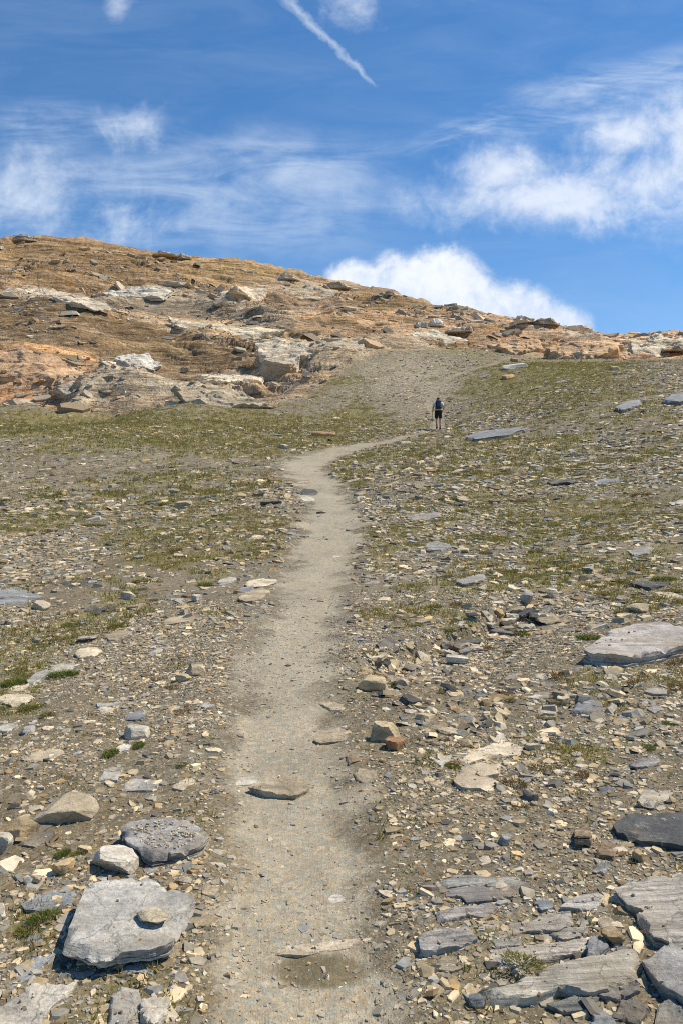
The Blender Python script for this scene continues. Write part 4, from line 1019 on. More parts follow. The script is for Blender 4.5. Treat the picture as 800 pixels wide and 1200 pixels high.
# broad faces of bedrock, traced one by one
FACES = [
 ([(300,402),(312,396),(345,396),(392,403),(432,398),(424,408),(392,413),(352,418),(346,430),(322,434),(304,424)],1.4,.75,'cream','broad cream rock shelf in the middle of the hill'),
 ([(230,438),(260,436),(308,440),(306,446),(270,447),(240,444)],.7,.6,'cream','narrow cream rock strip left of the broad cream shelf'),
 ([(134,420),(148,412),(172,413),(190,424),(176,431),(152,428)],.6,.5,'white','white crest of the grey rock hump left on the hill'),
 ([(-25,413),(30,410),(70,417),(104,433),(84,443),(40,447),(-25,442)],.9,.7,'crag_orange','bright orange rock face at the left border of the hill'),
 ([(-25,338),(40,336),(95,347),(134,354),(112,358),(60,351),(-25,347)],.6,.45,'cream','long cream ledge at the left border, higher than the orange face'),
 ([(198,372),(240,378),(290,384),(334,388),(300,392),(240,386),(205,379)],.6,.45,'cream','thin cream band crossing the middle of the left hill'),
 ([(108,341),(150,336),(202,340),(190,347),(140,348)],.7,.5,'pale','pale rock lens below the long pale slab on the left hill'),
 ([(640,404),(690,399),(732,397),(727,410),(692,420),(650,418)],1.2,.7,'crag_orange','orange rock face below the right skyline'),
 ([(578,402),(634,398),(640,408),(602,415)],1.0,.6,'crag_orange','orange face left of the larger orange rock face below the right skyline'),
 ([(736,399),(770,393),(818,392),(815,408),(770,417),(742,412)],1.2,.7,'cream','cream rock face cut by the right border below the skyline'),
 ([(254,342),(290,333),(313,341),(302,352),(270,355)],1.0,.6,'cream','cream rock face high in the middle of the hill'),
 ([(328,338),(368,332),(397,342),(382,351),(345,351)],1.0,.6,'crag_tan','tan rock face below the pale skyline crag'),
 ([(60,452),(96,444),(140,452),(180,462),(150,472),(100,468)],.7,.5,'crag_grey','grey rock apron at the foot of the hill left of the meadow edge'),
 ([(200,452),(244,448),(296,460),(320,472),(262,476),(222,468)],.7,.5,'crag_tan','tan rock apron at the foot of the hill below the cream strip'),
 ([(470,392),(505,387),(540,394),(556,402),(520,404),(488,400)],.7,.5,'crag_pale','pale rock band above the green hollow'),
]
pre = hits([((min(q[0] for q in t[0]) + max(q[0] for q in t[0])) / 2, max(q[1] for q in t[0])) for t in FACES], full_h)
for i, (ol, th, slope, tone, label) in enumerate(FACES):
    p0 = pre[i]; n = normal_at(p0[0], p0[1], 2.)[0]; n = n / n[2]; n = np.array([n[0] * .5, -slope - .1, 1.]); n /= np.linalg.norm(n)
    Wp = ray_plane(ol, p0 + n * th * .25, n); c = Wp.mean(0); a, b, n = frame_from(n)
    loc2 = np.stack([(Wp - c) @ a, (Wp - c) @ b], 1)
    V, lo, sz = plate(loc2, th, 6100 + i, .05, 150, 22, 5, .16, .06)
    d3 = fbm3(V[:, 0] / 2.2, V[:, 1] / .9, V[:, 2] / .9, 6200 + i, 4) * .28
    V[:, 2] += d3 * (V[:, 2] > .3 * th)
    finish_stone(V, lo, sz, c - n * th, (a, b, n), 'rock_outcrop', 'outcrop', tone, 6100 + i, M_ROCKF, label, max(float(np.ptp(loc2[:, 0])), 1), 30, None, 'outcrop', .03)
# fallen blocks lying about the hill
fb = hits([(rgo.uniform(0, 800), rgo.uniform(318, 476)) for _ in range(60)], full_h)
nb = 0
for i, p in enumerate(fb):
    if p[1] > 160 or p[1] < 58 or nb >= 26: continue
    w = rgo.uniform(5, 13) / F * p[1]
    if hill_mask(p[:1], p[1:2])[0] < .5: continue
    add_block(p, w, w * rgo.uniform(.6, .9), w * rgo.uniform(.16, .34), ['cream', 'pale', 'cream', 'tan', 'orange'][rgo.integers(5)], 5200 + i, None, None, rgo.normal(0, .5), .3, 'block'); nb += 1

# ------------------------------------------------------------------ gravel: stone chips nobody could count
def chips(name, N, y0, y1, smin, smax, seed, dens=None, flat=.3, azm=.6, sides=5, label='', tl=.15, along=False):
    rg = np.random.default_rng(seed)
    y = np.sqrt(rg.uniform(y0 * y0, y1 * y1, N)); x = rg.uniform(-azm, azm, N) * y
    pd = path_dist(x, y)
    keep = rg.random(N) < dens(x, y, pd) * (1 - .35 * turf_mask(x, y, full_h(x, y), pd))
    x = x[keep]; y = y[keep]; pd = pd[keep]; N = len(x)
    z = full_h(x, y)
    size = smin * (smax / smin) ** (rg.random(N) ** 2.6) 
    size *= np.where(pd < 1, .7, 1.0)
    nrm = normal_at(x, y, .1)
    tilt = rg.normal(0, tl, (N, 2)); nrm[:, 0] += tilt[:, 0]; nrm[:, 1] += tilt[:, 1]; nrm /= np.linalg.norm(nrm, axis=1, keepdims=True)
    yaw = rg.normal(-.1, .25, N) if along else rg.uniform(0, 2 * math.pi, N)
    a = np.stack([np.cos(yaw), np.sin(yaw), np.zeros(N)], 1); a -= nrm * (a * nrm).sum(1, keepdims=True); a /= np.linalg.norm(a, axis=1, keepdims=True)
    b = np.cross(nrm, a)
    an = (np.arange(sides) + rg.uniform(-.36, .36, (N, sides))) / sides * 2 * math.pi
    el = rg.uniform(.45, 1.0, N)[:, None] * (.55 if along else 1)
    rr = rg.uniform(.7, 1.15, (N, sides)) * .5 * size[:, None]
    lx = np.cos(an) * rr; ly = np.sin(an) * rr * el
    th = size * flat * rg.uniform(.4, 1.4, N)
    tz = th[:, None] * (rg.uniform(.55, 1.0, (N, sides)) - rg.uniform(0, .35, (N, 1))); bz = -.75 * th[:, None] * np.ones((1, sides))
    ins = rg.uniform(.72, .96, (N, 1))
    def place(lx, ly, lz):
        return (np.stack([x, y, z], 1)[:, None] + lx[..., None] * a[:, None] + ly[..., None] * b[:, None] + lz[..., None] * nrm[:, None])
    top = place(lx * ins, ly * ins, tz); bot = place(lx, ly, bz)
    V = np.concatenate([top, bot], 1).reshape(-1, 3)
    b0 = (np.arange(N) * 2 * sides)[:, None]
    j = np.arange(sides); k = (j + 1) % sides
    topf = b0 + j
    sq = np.stack([j, j + sides, k + sides, k], 1)
    sf = (b0[:, :, None] + sq[None]).reshape(N, -1)
    loops = np.concatenate([topf, sf], 1).ravel(); sizes = np.tile(np.concatenate([[sides], np.full(sides, 4)]), N)
    me = mesh_from(name, V, loops, sizes, False)
    names = ['grey', 'bluegrey', 'pale', 'cream', 'tan', 'ochre', 'dark', 'brown', 'lightgrey']
    pal = np.array([PAL[q] for q in names]); right = x > .02 * y + .2
    prR = np.array([.20, .04, .20, .20, .26, .02, .03, .05, .08]); prL = np.array([.24, .04, .15, .16, .30, .03, .03, .07, .08])
    cR = rg.choice(9, N, p=prR / prR.sum() if False else (prR / prR.sum())); cL = rg.choice(9, N, p=prL / prL.sum())
    ci = np.where(right, cR, cL)
    c = pal[ci] * np.array((1.04, .985, .87)) * rg.uniform(.42, 1.3, (N, 1))
    pth = (pd < 1.0)[:, None]
    trk = np.array((.34, .30, .222)) * rg.uniform(.75, 1.2, (N, 1))
    if name == 'rubble': c = np.array([(.48, .40, .29), (.56, .46, .33), (.40, .30, .19), (.50, .34, .20), (.33, .27, .19)])[rg.integers(0, 5, N)] * rg.uniform(.75, 1.15, (N, 1))
    c = np.where(pth & (rg.random((N, 1)) < .75), trk, c)
    set_col(me, np.repeat(c, 2 * sides, 0))
    o = link(name, me, M_CHIP)
    tag(o, label, 'gravel', None, 'stuff')
    print(name, N)
def slab_grit():
    rg = np.random.default_rng(91); Vs = []; cols = []
    for i, (ol, th, lift, tilt, tone, label, lm) in enumerate(TRACED):
        if pre_tr[i] is None: continue
        top, n = pre_tr[i]
        o = np.array(ol, float); N = 260 if 'grit' in label else int(np.clip(np.ptp(o[:, 0]) * np.ptp(o[:, 1]) / 500, 0, 9))
        if N == 0: continue
        c = o.mean(0)
        ii = rg.integers(0, len(o), N); w8 = rg.random((N, 1)); e_ = o[ii] * w8 + o[(ii + 1) % len(o)] * (1 - w8); q = c + (e_ - c) * (rg.random((N, 1)) ** .5) * (.92 if 'grit' not in label else .78)
        p = ray_plane(q, top, n)
        for k in range(N):
            sz = rg.uniform(.3, 1.25) * .008 * max(1, p[k][1] / 3.); a, b, nn = frame_from(n + rg.normal(0, .15, 3), rg.uniform(0, 6))
            an = (np.arange(5) + rg.uniform(-.3, .3, 5)) / 5 * 2 * math.pi; r_ = sz * rg.uniform(.6, 1, 5)
            ring = p[k] + np.outer(np.cos(an) * r_, a) + np.outer(np.sin(an) * r_ * .7, b)
            Vs.append(np.concatenate([ring * .0 + (p[k] + (ring - p[k]) * .85) + nn * sz * .45, ring - nn * .006])); cols.append(np.array(PAL[['tan', 'pale', 'grey', 'cream', 'brown'][rg.integers(5)]]) * rg.uniform(.7, 1.1))
    N = len(Vs); V = np.concatenate(Vs); j = np.arange(5); kk = (j + 1) % 5
    sq = np.concatenate([j, np.stack([j, j + 5, kk + 5, kk], 1).ravel()])
    loops = (np.arange(N)[:, None] * 10 + sq).ravel()
    me = mesh_from('grit', V, loops, np.tile([5, 4, 4, 4, 4, 4], N)); set_col(me, np.repeat(np.array(cols), 10, 0))
    tag(link('grit', me, M_CHIP), 'loose grit lying on top of the flat slabs', 'gravel', None, 'stuff')
slab_grit()
def dens_shard(x, y, pd):
    px, py = pixel_of(x, y, full_h(x, y))
    return np.clip(1.6 * blob(px, py, [(490,790,60,40,1),(540,850,70,40,.9),(600,720,60,22,.7),(690,820,90,36,.7),(600,900,70,35,.5),(740,850,60,60,.5),(700,1170,60,30,.9),(730,1060,40,40,.6),(40,960,50,60,.6),(60,1080,50,60,.5)]) - .25, 0, 1) * (pd > 1.1)
def dens_near(x, y, pd):
    pd = pd + .5 * fbm2(x / .6, y / .6, 60, 3)
    return np.where(pd < .7, .22, np.where(pd < 1.2, .6, 1.0)) * (.22 + .78 * sstep(-.25, .35, fbm2(x / .8, y / .8, 201, 4)))
def dens_mid(x, y, pd):
    t = fbm2(x / 2.5, y / 2.5, 202, 3)
    pd = pd + .5 * fbm2(x / .7, y / .7, 60, 3)
    return np.where(pd < .65, .06, np.where(pd < 1.0, .4, 1.0)) * (.2 + .8 * sstep(-.3, .35, t))
def dens_far(x, y, pd):
    t = fbm2(x / 5, y / 5, 203, 3)
    px = 400 + F * x / y
    rightw = sstep(380, 520, px)
    return np.where(pd < 1.05, .02, 1.0) * (.30 + .7 * sstep(-.3, .35, t)) * (.45 + .55 * rightw) * (1 - hill_mask(x, y))
chips('fine_grit', 300000, 1.6, 8, .006, .030, 1, dens_near, .24, .58, 4, 'fine grey and tan grit covering the near ground and trail')
chips('gravel', 56000, 1.6, 8, .020, .080, 2, dens_near, .15, .58, 5, 'broken schist gravel on both sides of the near trail')
chips('gravel', 16000, 1.8, 9, .04, .17, 12, dens_shard, .13, .5, 6, 'broken slate shards lying in drifts on the right bank', .30)
chips('gravel', 110000, 6.5, 20, .025, .20, 3, dens_mid, .15, .58, 5, 'stone chips strewn across the middle of the slope')
chips('gravel', 125000, 16, 52, .06, .42, 4, dens_far, .15, .58, 5, 'pale scattered rubble on the upper slope')
chips('scree', 46000, 40, 92, .12, .42, 5, dens_far, .2, .58, 5, 'coarse rubble below the rocky hill')

def dens_hill(x, y, pd):
    t = fbm2(x / 7, y / 5, 206, 4)
    return hill_mask(x, y) * sstep(-.15, .35, t)
chips('rubble', 12000, 56, 155, .5, 3.4, 26, dens_hill, .16, .56, 7, 'broken flags of bedrock standing out of the hillside', .22, True)
chips('rubble', 60000, 56, 150, .12, .8, 6, dens_hill, .26, .56, 5, 'angular rubble strewn over the bedrock hillside', .3)

# ------------------------------------------------------------------ turf
def tuft_mesh(seed, nb, rad, hgt, col, wid=.004, dome=.5):
    rg = np.random.default_rng(seed)
    r_ = rad * np.sqrt(rg.random(nb)); a = rg.uniform(0, 2 * math.pi, nb)
    bx = r_ * np.cos(a); by = r_ * np.sin(a) * .8
    h = hgt * rg.uniform(.5, 1.1, nb) * (1 - dome * (r_ / rad) ** 2)
    la = a + rg.normal(0, .7, nb); ln = h * (rg.uniform(.1, .55, nb) + .45 * r_ / rad)
    ya = rg.uniform(0, math.pi, nb); wx = np.cos(ya) * wid; wy = np.sin(ya) * wid
    V = np.empty((nb, 5, 3))
    V[:, 0] = np.stack([bx - wx, by - wy, np.full(nb, -.01)], 1); V[:, 1] = np.stack([bx + wx, by + wy, np.full(nb, -.01)], 1)
    mx = bx + .4 * ln * np.cos(la); my = by + .4 * ln * np.sin(la)
    V[:, 2] = np.stack([mx + wx * .8, my + wy * .8, h * .62], 1); V[:, 3] = np.stack([mx - wx * .8, my - wy * .8, h * .62], 1)
    V[:, 4] = np.stack([bx + ln * np.cos(la), by + ln * np.sin(la), h], 1)
    b0 = (np.arange(nb) * 5)[:, None]
    loops = np.concatenate([b0 + np.array([0, 1, 2, 3]), b0 + np.array([3, 2, 4])], 1).ravel(); sizes = np.tile([4, 3], nb)
    c = np.array(col) * rg.uniform(.6, 1.4, (nb, 1)); dry = rg.random((nb, 1)) < .18
    c = np.where(dry, np.array((.30, .24, .10)), c)
    return V.reshape(-1, 3), loops, sizes, np.repeat(c, 5, 0)
GREEN = (.12, .175, .03); OLIVG = (.17, .175, .038); DRY = (.17, .11, .045)
tuft_me = {}
for key, col, nb, hg in (('green', GREEN, 420, .5), ('olive', OLIVG, 360, .42), ('dry', DRY, 150, .75)):
    for v in range(2):
        V, lo, sz, c = tuft_mesh(40 + v + nb, nb, .5, hg, col, .014)
        me = mesh_from('grass_tuft', V, lo, sz); set_col(me, c); me.materials.append(M_GRASS); tuft_me[key, v] = me
TUFTS = [(601,623,735,746,'green','bright green tuft left of the big streaked slab'),(678,706,734,751,'green','dense dark green tuft against the left tip of the big streaked slab'),(720,742,671,684,'olive','dark olive tuft above the cream stones on the right slope'),
 (701,721,687,699,'olive','olive tuft just right of the bright cream stone'),(720,738,706,721,'olive','olive tuft touching the tan boulder\'s left side'),(620,639,715,729,'olive','olive tuft behind the tan and grey boulder'),(613,636,668,678,'olive','flat olive tuft below the light grey plate on the right slope'),
 (783,808,682,696,'olive','olive tuft at the right border beside the long dark plate'),(783,806,758,781,'dry','brownish tuft at the right border below the big streaked slab'),(768,794,669,682,'green','low green cushion near the right border above the olive tuft'),
 (115,141,870,888,'green','green tuft left of a small white flat stone'),(152,171,864,878,'green','green tuft right of a small white flat stone'),(61,82,986,1006,'green','green tuft in front of the broad cream boulder'),(80,102,987,1005,'olive','olive tuft just right of the green one before the broad cream boulder'),
 (227,253,676,688,'green','round green cushion left of the tan trail-rim boulder'),(321,336,635,644,'olive','small olive tuft on the left rim of the trail'),(118,156,718,737,'olive','wide olive tuft above the flat tan slab'),(55,88,776,796,'green','green tuft beside the long grey turf stone'),
 (0,30,783,806,'green','large green tuft at the left border below the blue slate slab'),(20,50,818,834,'olive','olive tuft below the cream diamond slab'),(590,620,905,925,'dry','dry brown tuft right of the broken cream block'),(673,695,893,914,'dry','dry brown tuft left of the flat grey plate'),
 (520,542,886,902,'olive','olive tuft between the white angular stone and the wide cream slab'),(752,772,868,880,'green','green tuft above the flat grey plate near the right border'),(500,520,705,714,'olive','olive tuft right of the trail above the dark hollow'),(525,545,701,712,'dry','dry tuft right of the olive one above the dark hollow'),
 (620,650,895,906,'dry','small dry tuft between the wide cream slab and the flat grey plate'),(10,50,1080,1100,'olive','olive tuft left of the propped grey slab\'s front corner'),(30,66,1062,1084,'green','mossy green tuft under the flat blue-grey plate'),(590,640,1136,1150,'olive','mossy tuft on the edge of the large pale bedrock ledge'),
 (578,600,552,558,'olive','olive tuft high on the right slope left of the high blue-grey slab'),(640,662,608,618,'olive','olive tuft in the middle of the right slope'),(700,722,606,616,'olive','olive tuft below the high blue-grey slab'),(560,580,640,650,'olive','olive tuft above the dark-edged grey plate'),(735,760,790,806,'dry','reddish dry tuft below the big streaked slab'),
 (640,668,780,796,'dry','reddish dry tuft left of the smooth blue-grey stone'),(70,96,722,736,'olive','olive tuft below the low dark slate'),(150,190,672,684,'olive','olive turf patch right of the low dark slate')]
pre = hits([((t[0] + t[1]) / 2, t[3] - 1) for t in TUFTS], full_h)
rg = np.random.default_rng(8)
for i, (x0, x1, y0, y1, key, label) in enumerate(TUFTS):
    p = pre[i]; w = (x1 - x0) / F * p[1]; hv = (y1 - y0) / F * p[1]
    o = link('grass_tuft', tuft_me[key, i % 2], None)
    o.location = (p[0], p[1] + w * .3, full_h(p[:1], p[1:2] + w * .3)[0] + (.03 if 'on the edge' in label else 0))
    o.scale = (w, w * .8, min(max(hv * .8, w * .22), w * .6)); o.rotation_euler = (0, 0, rg.uniform(0, 6))
    tag(o, label, 'grass tuft', 'grass tufts among the stones')

TUFT_EXTRA = []
_te = hits([(rg.uniform(430, 800), rg.uniform(560, 960)) for _ in range(34)] + [(rg.uniform(0, 300), rg.uniform(560, 900)) for _ in range(14)], full_h)
for i, p in enumerate(_te):
    if path_dist(p[:1], p[1:2])[0] < 1.5 or p[1] > 22: continue
    w = rg.uniform(14, 26) / F * p[1]; key = ['green', 'olive', 'olive', 'dry'][rg.integers(4)]
    o = link('grass_tuft', tuft_me[key, i % 2], None); o.location = tuple(p); o.scale = (w, w * .8, w * .38); o.rotation_euler = (0, 0, rg.uniform(0, 6))
    o['category'] = 'grass tuft'; o['group'] = 'grass tufts among the stones'
    TUFT_EXTRA.append(dict(o=o, p=p, tone=key, kind='tuft', size=w, label=None, lm=None))

def turf(name, N, y0, y1, bl, seed, nb, azm=.58, label=''):
    rg = np.random.default_rng(seed)
    y = np.sqrt(rg.uniform(y0 * y0, y1 * y1, N)); x = rg.uniform(-azm, azm, N) * y
    z = full_h(x, y); pd = path_dist(x, y)
    tm = turf_mask(x, y, z, pd) * (1 - hill_mask(x, y))
    keep = rg.random(N) < tm * (.35 + .65 * sstep(-.2, .4, fbm2(x / .4, y / .4, 211, 2))) + .02 * (pd > 1.3)
    x, y, z = x[keep], y[keep], z[keep]; N = len(x)
    x = np.repeat(x, nb) + rg.normal(0, bl * .55, N * nb); y = np.repeat(y, nb) + rg.normal(0, bl * .55, N * nb); z = np.repeat(z, nb)
    n = N * nb; ya = rg.uniform(0, math.pi, n); wd = bl * .11
    h = bl * rg.uniform(.35, 1.0, n); la = rg.uniform(0, 2 * math.pi, n); ln = h * rg.uniform(.2, .9, n)
    V = np.empty((n, 3, 3))
    V[:, 0] = np.stack([x - np.cos(ya) * wd, y - np.sin(ya) * wd, z - .1 * bl], 1); V[:, 1] = np.stack([x + np.cos(ya) * wd, y + np.sin(ya) * wd, z - .1 * bl], 1)
    V[:, 2] = np.stack([x + ln * np.cos(la), y + ln * np.sin(la), z + h], 1)
    me = mesh_from(name, V.reshape(-1, 3), np.arange(n * 3), np.full(n, 3))
    k = np.clip(.5 + fbm2(x / 1.5, y / 1.5, 77, 3), 0, 1)[:, None]
    c = (np.array((.20, .20, .038)) * (1 - k) + np.array((.31, .25, .07)) * k) * rg.uniform(.65, 1.35, (n, 1))
    c = np.where(rg.random((n, 1)) < .22, np.array((.26, .20, .085)), c)
    set_col(me, np.repeat(c, 3, 0))
    tag(link(name, me, M_GRASS), label, 'grass', None, 'stuff'); print(name, n)
turf('grass', 16000, 1.8, 7, .03, 31, 10, label='sparse short turf between the near stones')
turf('grass', 60000, 6.5, 22, .05, 32, 9, label='olive turf patches on the middle slope')
turf('grass', 90000, 20, 70, .13, 33, 7, label='low olive turf on the upper meadow')

# ------------------------------------------------------------------ hiker
M_SKIN = plain('skin', (.50, .27, .17), .55); M_SHIRT = plain('pale_blue_cloth', (.58, .70, .76)); M_SHORT = plain('black_cloth', (.012, .012, .015)); M_HAIR = plain('dark_hair', (.012, .010, .009), .6)
M_PACK = plain('navy_pack', (.010, .020, .045), .6); M_BAND = plain('pale_grey_webbing', (.45, .48, .50)); M_SHOE = plain('brown_boot', (.12, .055, .03)); M_POLE = plain('dark_pole', (.05, .05, .055), .4); M_SOCK = plain('rusty_sock', (.26, .07, .045))
def skinned(name, verts, edges, radii, mat, parent, root=0, sub=2):
    me = bpy.data.meshes.new(name); me.from_pydata(verts, edges, [])
    o = bpy.data.objects.new(name, me); COL.objects.link(o)
    bm_ = o.modifiers.new('skin', 'SKIN'); o.modifiers.new('sub', 'SUBSURF').render_levels = sub
    o.modifiers['sub'].levels = sub
    for v, r_ in zip(me.skin_vertices[0].data, radii):
        v.radius = r_ if isinstance(r_, tuple) else (r_, r_); v.use_root = False
    me.skin_vertices[0].data[root].use_root = True
    dg = bpy.context.evaluated_depsgraph_get(); ev = o.evaluated_get(dg)
    m2 = bpy.data.meshes.new_from_object(ev); m2.name = name
    for p in m2.polygons: p.use_smooth = True
    bpy.data.objects.remove(o); bpy.data.meshes.remove(me)
    m2.materials.clear(); m2.materials.append(mat)
    return link(name, m2, None, parent)
ph = hits([(513, 503)], full_h)[0]
def E(name, loc, rz=0.):
    o = bpy.data.objects.new(name, None); COL.objects.link(o); o.location = loc; o.rotation_euler = (0, 0, rz); return o
pe = tag(E('person', tuple(ph), R(-4)), 'lone hiker seen from behind in pale blue shirt and black shorts on the trail', 'person')
# local frame: +y walking direction, z up; right leg is the rear, straight one
bodyV = [(0,0,.98),(0,.02,1.10),(0,.05,1.26),(0,.08,1.42),(0,.10,1.50),(0,.13,1.57),(0,.15,1.66),(0,.15,1.73),
         (.085,0,.92),(.09,-.02,.52),(.085,-.09,.13),(.085,-.09,.06),
         (-.085,.02,.92),(-.085,.17,.58),(-.07,.12,.22),(-.065,.14,.12),
         (.19,.08,1.43),(.25,.03,1.18),(.22,.20,1.02),(-.19,.08,1.43),(-.26,.05,1.16),(-.26,.26,1.06)]
bodyE = [(0,1),(1,2),(2,3),(3,4),(4,5),(5,6),(6,7),(0,8),(8,9),(9,10),(10,11),(0,12),(12,13),(13,14),(14,15),(3,16),(16,17),(17,18),(3,19),(19,20),(20,21)]
bodyR = [(.15,.11),(.135,.10),(.15,.11),(.15,.10),.065,.06,(.085,.10),(.07,.08),.088,.058,.04,.045,.088,.058,.04,.045,.06,.042,.032,.06,.042,.032]
bd = skinned('body', bodyV, bodyE, bodyR, M_SKIN, pe)
skinned('shirt', [(0,0,.99),(0,.02,1.10),(0,.05,1.26),(0,.08,1.41),(0,.10,1.49),(.19,.08,1.43),(.235,.045,1.26),(-.19,.08,1.43),(-.24,.06,1.25)], [(0,1),(1,2),(2,3),(3,4),(3,5),(5,6),(3,7),(7,8)], [(.175,.13),(.165,.125),(.175,.13),(.175,.12),.075,.078,.068,.078,.068], M_SHIRT, pe)
skinned('shorts', [(0,.01,1.09),(0,0,.95),(.09,0,.86),(.095,-.015,.55),(-.09,.04,.86),(-.09,.15,.60)], [(0,1),(1,2),(2,3),(1,4),(4,5)], [(.185,.15),(.19,.15),.108,.094,.108,.094], M_SHORT, pe)
skinned('hair', [(0,.125,1.63),(0,.125,1.70),(0,.145,1.745)], [(0,1),(1,2)], [(.07,.085),(.088,.10),(.06,.07)], M_HAIR, pe)
for sx, y0, z0, y1 in ((.085, -.12, .05, .10), (-.065, .10, .11, .30)):
    skinned('boot', [(sx,y0,z0+.07),(sx,y0,z0),(sx,(y0+y1)/2,z0-.005),(sx,y1,z0-.015)], [(0,1),(1,2),(2,3)], [.058,.055,.05,.042], M_SHOE, pe)
for sx, y0, z0 in ((.085, -.09, .13), (-.068, .125, .2)):
    skinned('sock', [(sx,y0,z0),(sx,y0-.0,z0+.10)], [(0,1)], [.05,.048], M_SOCK, pe, sub=1)
# hands with five fingers
for sx, hx, hy, hz in ((1,.22,.20,1.02),(-1,-.26,.26,1.06)):
    hv = [(hx,hy,hz),(hx,hy+.05,hz+.0),(hx,hy+.085,hz)]; he = [(0,1),(1,2)]; hr = [.026,(.036,.018),(.038,.016)]
    hand = skinned('hand', hv, he, hr, M_SKIN, pe, sub=1)
    for q, (ox, ln) in enumerate(((-.027,.07),(-.009,.08),(.009,.076),(.027,.06))):
        skinned('finger', [(hx+ox,hy+.075,hz),(hx+ox,hy+.075+ln*.5,hz-.012),(hx+ox,hy+.07+ln*.62,hz-.045)], [(0,1),(1,2)], [.0095,.009,.008], M_SKIN, hand, sub=1)
    skinned('thumb', [(hx-sx*.02,hy+.03,hz),(hx-sx*.05,hy+.06,hz-.015),(hx-sx*.045,hy+.09,hz-.035)], [(0,1),(1,2)], [.011,.010,.009], M_SKIN, hand, sub=1)
# face parts (turned away from the camera)
skinned('nose', [(0,.235,1.66),(0,.262,1.635)], [(0,1)], [.014,.018], M_SKIN, pe, sub=1)
for sx in (-1, 1): skinned('ear', [(sx*.088,.145,1.66),(sx*.10,.135,1.64)], [(0,1)], [.018,.014], M_SKIN, pe, sub=1)
# backpack
bk = tag(E('backpack', tuple(ph), R(-4)), 'navy backpack with a pale belt worn by the hiker', 'backpack')
def rbox(name, c, s, mat, parent, bev=.04, rot=0.):
    bm = bmesh.new(); bmesh.ops.create_cube(bm, size=1)
    for v in bm.verts: v.co = Vector((v.co.x * s[0] * (1 - .12 * (v.co.z > 0)), v.co.y * s[1] * (1 - .2 * (v.co.z > 0)), v.co.z * s[2]))
    bmesh.ops.bevel(bm, geom=bm.edges[:], offset=bev, segments=3, affect='EDGES', profile=.6)
    bmesh.ops.rotate(bm, verts=bm.verts, cent=(0, 0, 0), matrix=Matrix.Rotation(rot, 3, 'X'))
    me = bpy.data.meshes.new(name); bm.to_mesh(me); bm.free()
    for p in me.polygons: p.use_smooth = True
    return link(name, me, mat, parent, c)
rbox('pack_body', (0, -.145, 1.29), (.31, .27, .46), M_PACK, bk, .06, R(-14))
rbox('lid', (0, -.09, 1.50), (.28, .24, .11), M_PACK, bk, .04, R(-14))
rbox('pocket', (0, -.27, 1.22), (.22, .06, .22), M_PACK, bk, .025, R(-14))
rbox('hip_belt', (0, -.09, 1.055), (.43, .36, .06), M_BAND, bk, .015)
for sx in (-1, 1):
    skinned('shoulder_strap', [(sx*.10,-.03,1.44),(sx*.115,.06,1.525),(sx*.12,.20,1.42),(sx*.13,.19,1.24),(sx*.15,.04,1.10)], [(0,1),(1,2),(2,3),(3,4)], [(.03,.012)] * 5, M_BAND, bk, sub=1)
# trekking pole in the left hand
tp = tag(E('trekking_pole', tuple(ph), R(-4)), 'thin dark trekking pole held in the hiker\'s left hand', 'trekking pole')
skinned('shaft', [(-.27,.34,1.05),(-.29,.32,.6),(-.31,.30,.02)], [(0,1),(1,2)], [.012,.011,.008], M_POLE, tp, sub=1)
skinned('grip', [(-.268,.34,1.14),(-.27,.34,1.02)], [(0,1)], [.019,.017], M_SHORT, tp, sub=1)
skinned('basket', [(-.308,.30,.09),(-.309,.30,.075)], [(0,1)], [.035,.035], M_POLE, tp, sub=1)

# ------------------------------------------------------------------ labels for the remaining stones
LMS = [(s['lm'], s['p']) for s in STONES if s['lm']] + [('the hiker', ph)] + [(a, next(t['p'] for t in STONES if t['label'] and t['label'].startswith(b))) for a, b in (('the small grey crag', 'small grey crag'), ('the long pale slab', 'long pale slab lying'), ('the pale skyline crag', 'pale crag on the middle'), ('the cream cliff block', 'cream block set'), ('the white rock pile', 'left block of the pile'), ('the white hump crest', 'white crest of'), ('the boulder with a cavity', 'grey boulder with a dark'))]
_tb = hits([(356, 545)], full_h)[0]; LMS.append(('the trail bend', _tb))
used = {}
WORD.update({'green': 'green', 'olive': 'olive', 'dry': 'dry brown'})
STONES += TUFT_EXTRA
for s in STONES:
    if s['label']: continue
    best = None
    for nm, q in LMS:
        dv = s['p'] - q; dist = math.hypot(dv[0], dv[1]) / (.5 * (s['p'][1] + q[1]))
        if dist > 1e-4 and (best is None or dist < best[0]): best = (dist, nm, dv, q)
    _, nm, dv, q = best
    lx = s['p'][0] / s['p'][1] - q[0] / q[1]; ly = math.log(s['p'][1] / q[1])
    rel = ('right of' if lx > 0 else 'left of') if abs(lx) > abs(ly) * .35 else ('behind' if ly > 0 else 'in front of')
    wpx = s['size'] * F / s['p'][1]
    szw = 'tiny' if wpx < 11 else 'small' if wpx < 17 else 'fair-sized' if wpx < 26 else 'big'
    sh = 'grass tuft' if s['kind'] == 'tuft' else 'flat stone' if s['kind'] == 'plate' else 'block' if s['kind'] == 'block' else 'lump of rock'
    s['base'] = f"{szw} {WORD[s['tone']]} {sh} {rel} {nm}"
    used.setdefault(s['base'], []).append((best[0], s))
ORD = ['nearest', 'second nearest', 'third nearest', 'fourth nearest', 'fifth nearest', 'sixth nearest', 'seventh nearest', 'eighth nearest', 'ninth nearest', 'tenth nearest', 'eleventh nearest', 'twelfth nearest']
for b_, lst in used.items():
    lst.sort(key=lambda t: t[0])
    for i, (_, s) in enumerate(lst):
        s['label'] = b_ if len(lst) == 1 else f"{ORD[min(i, 11)]} {b_}"
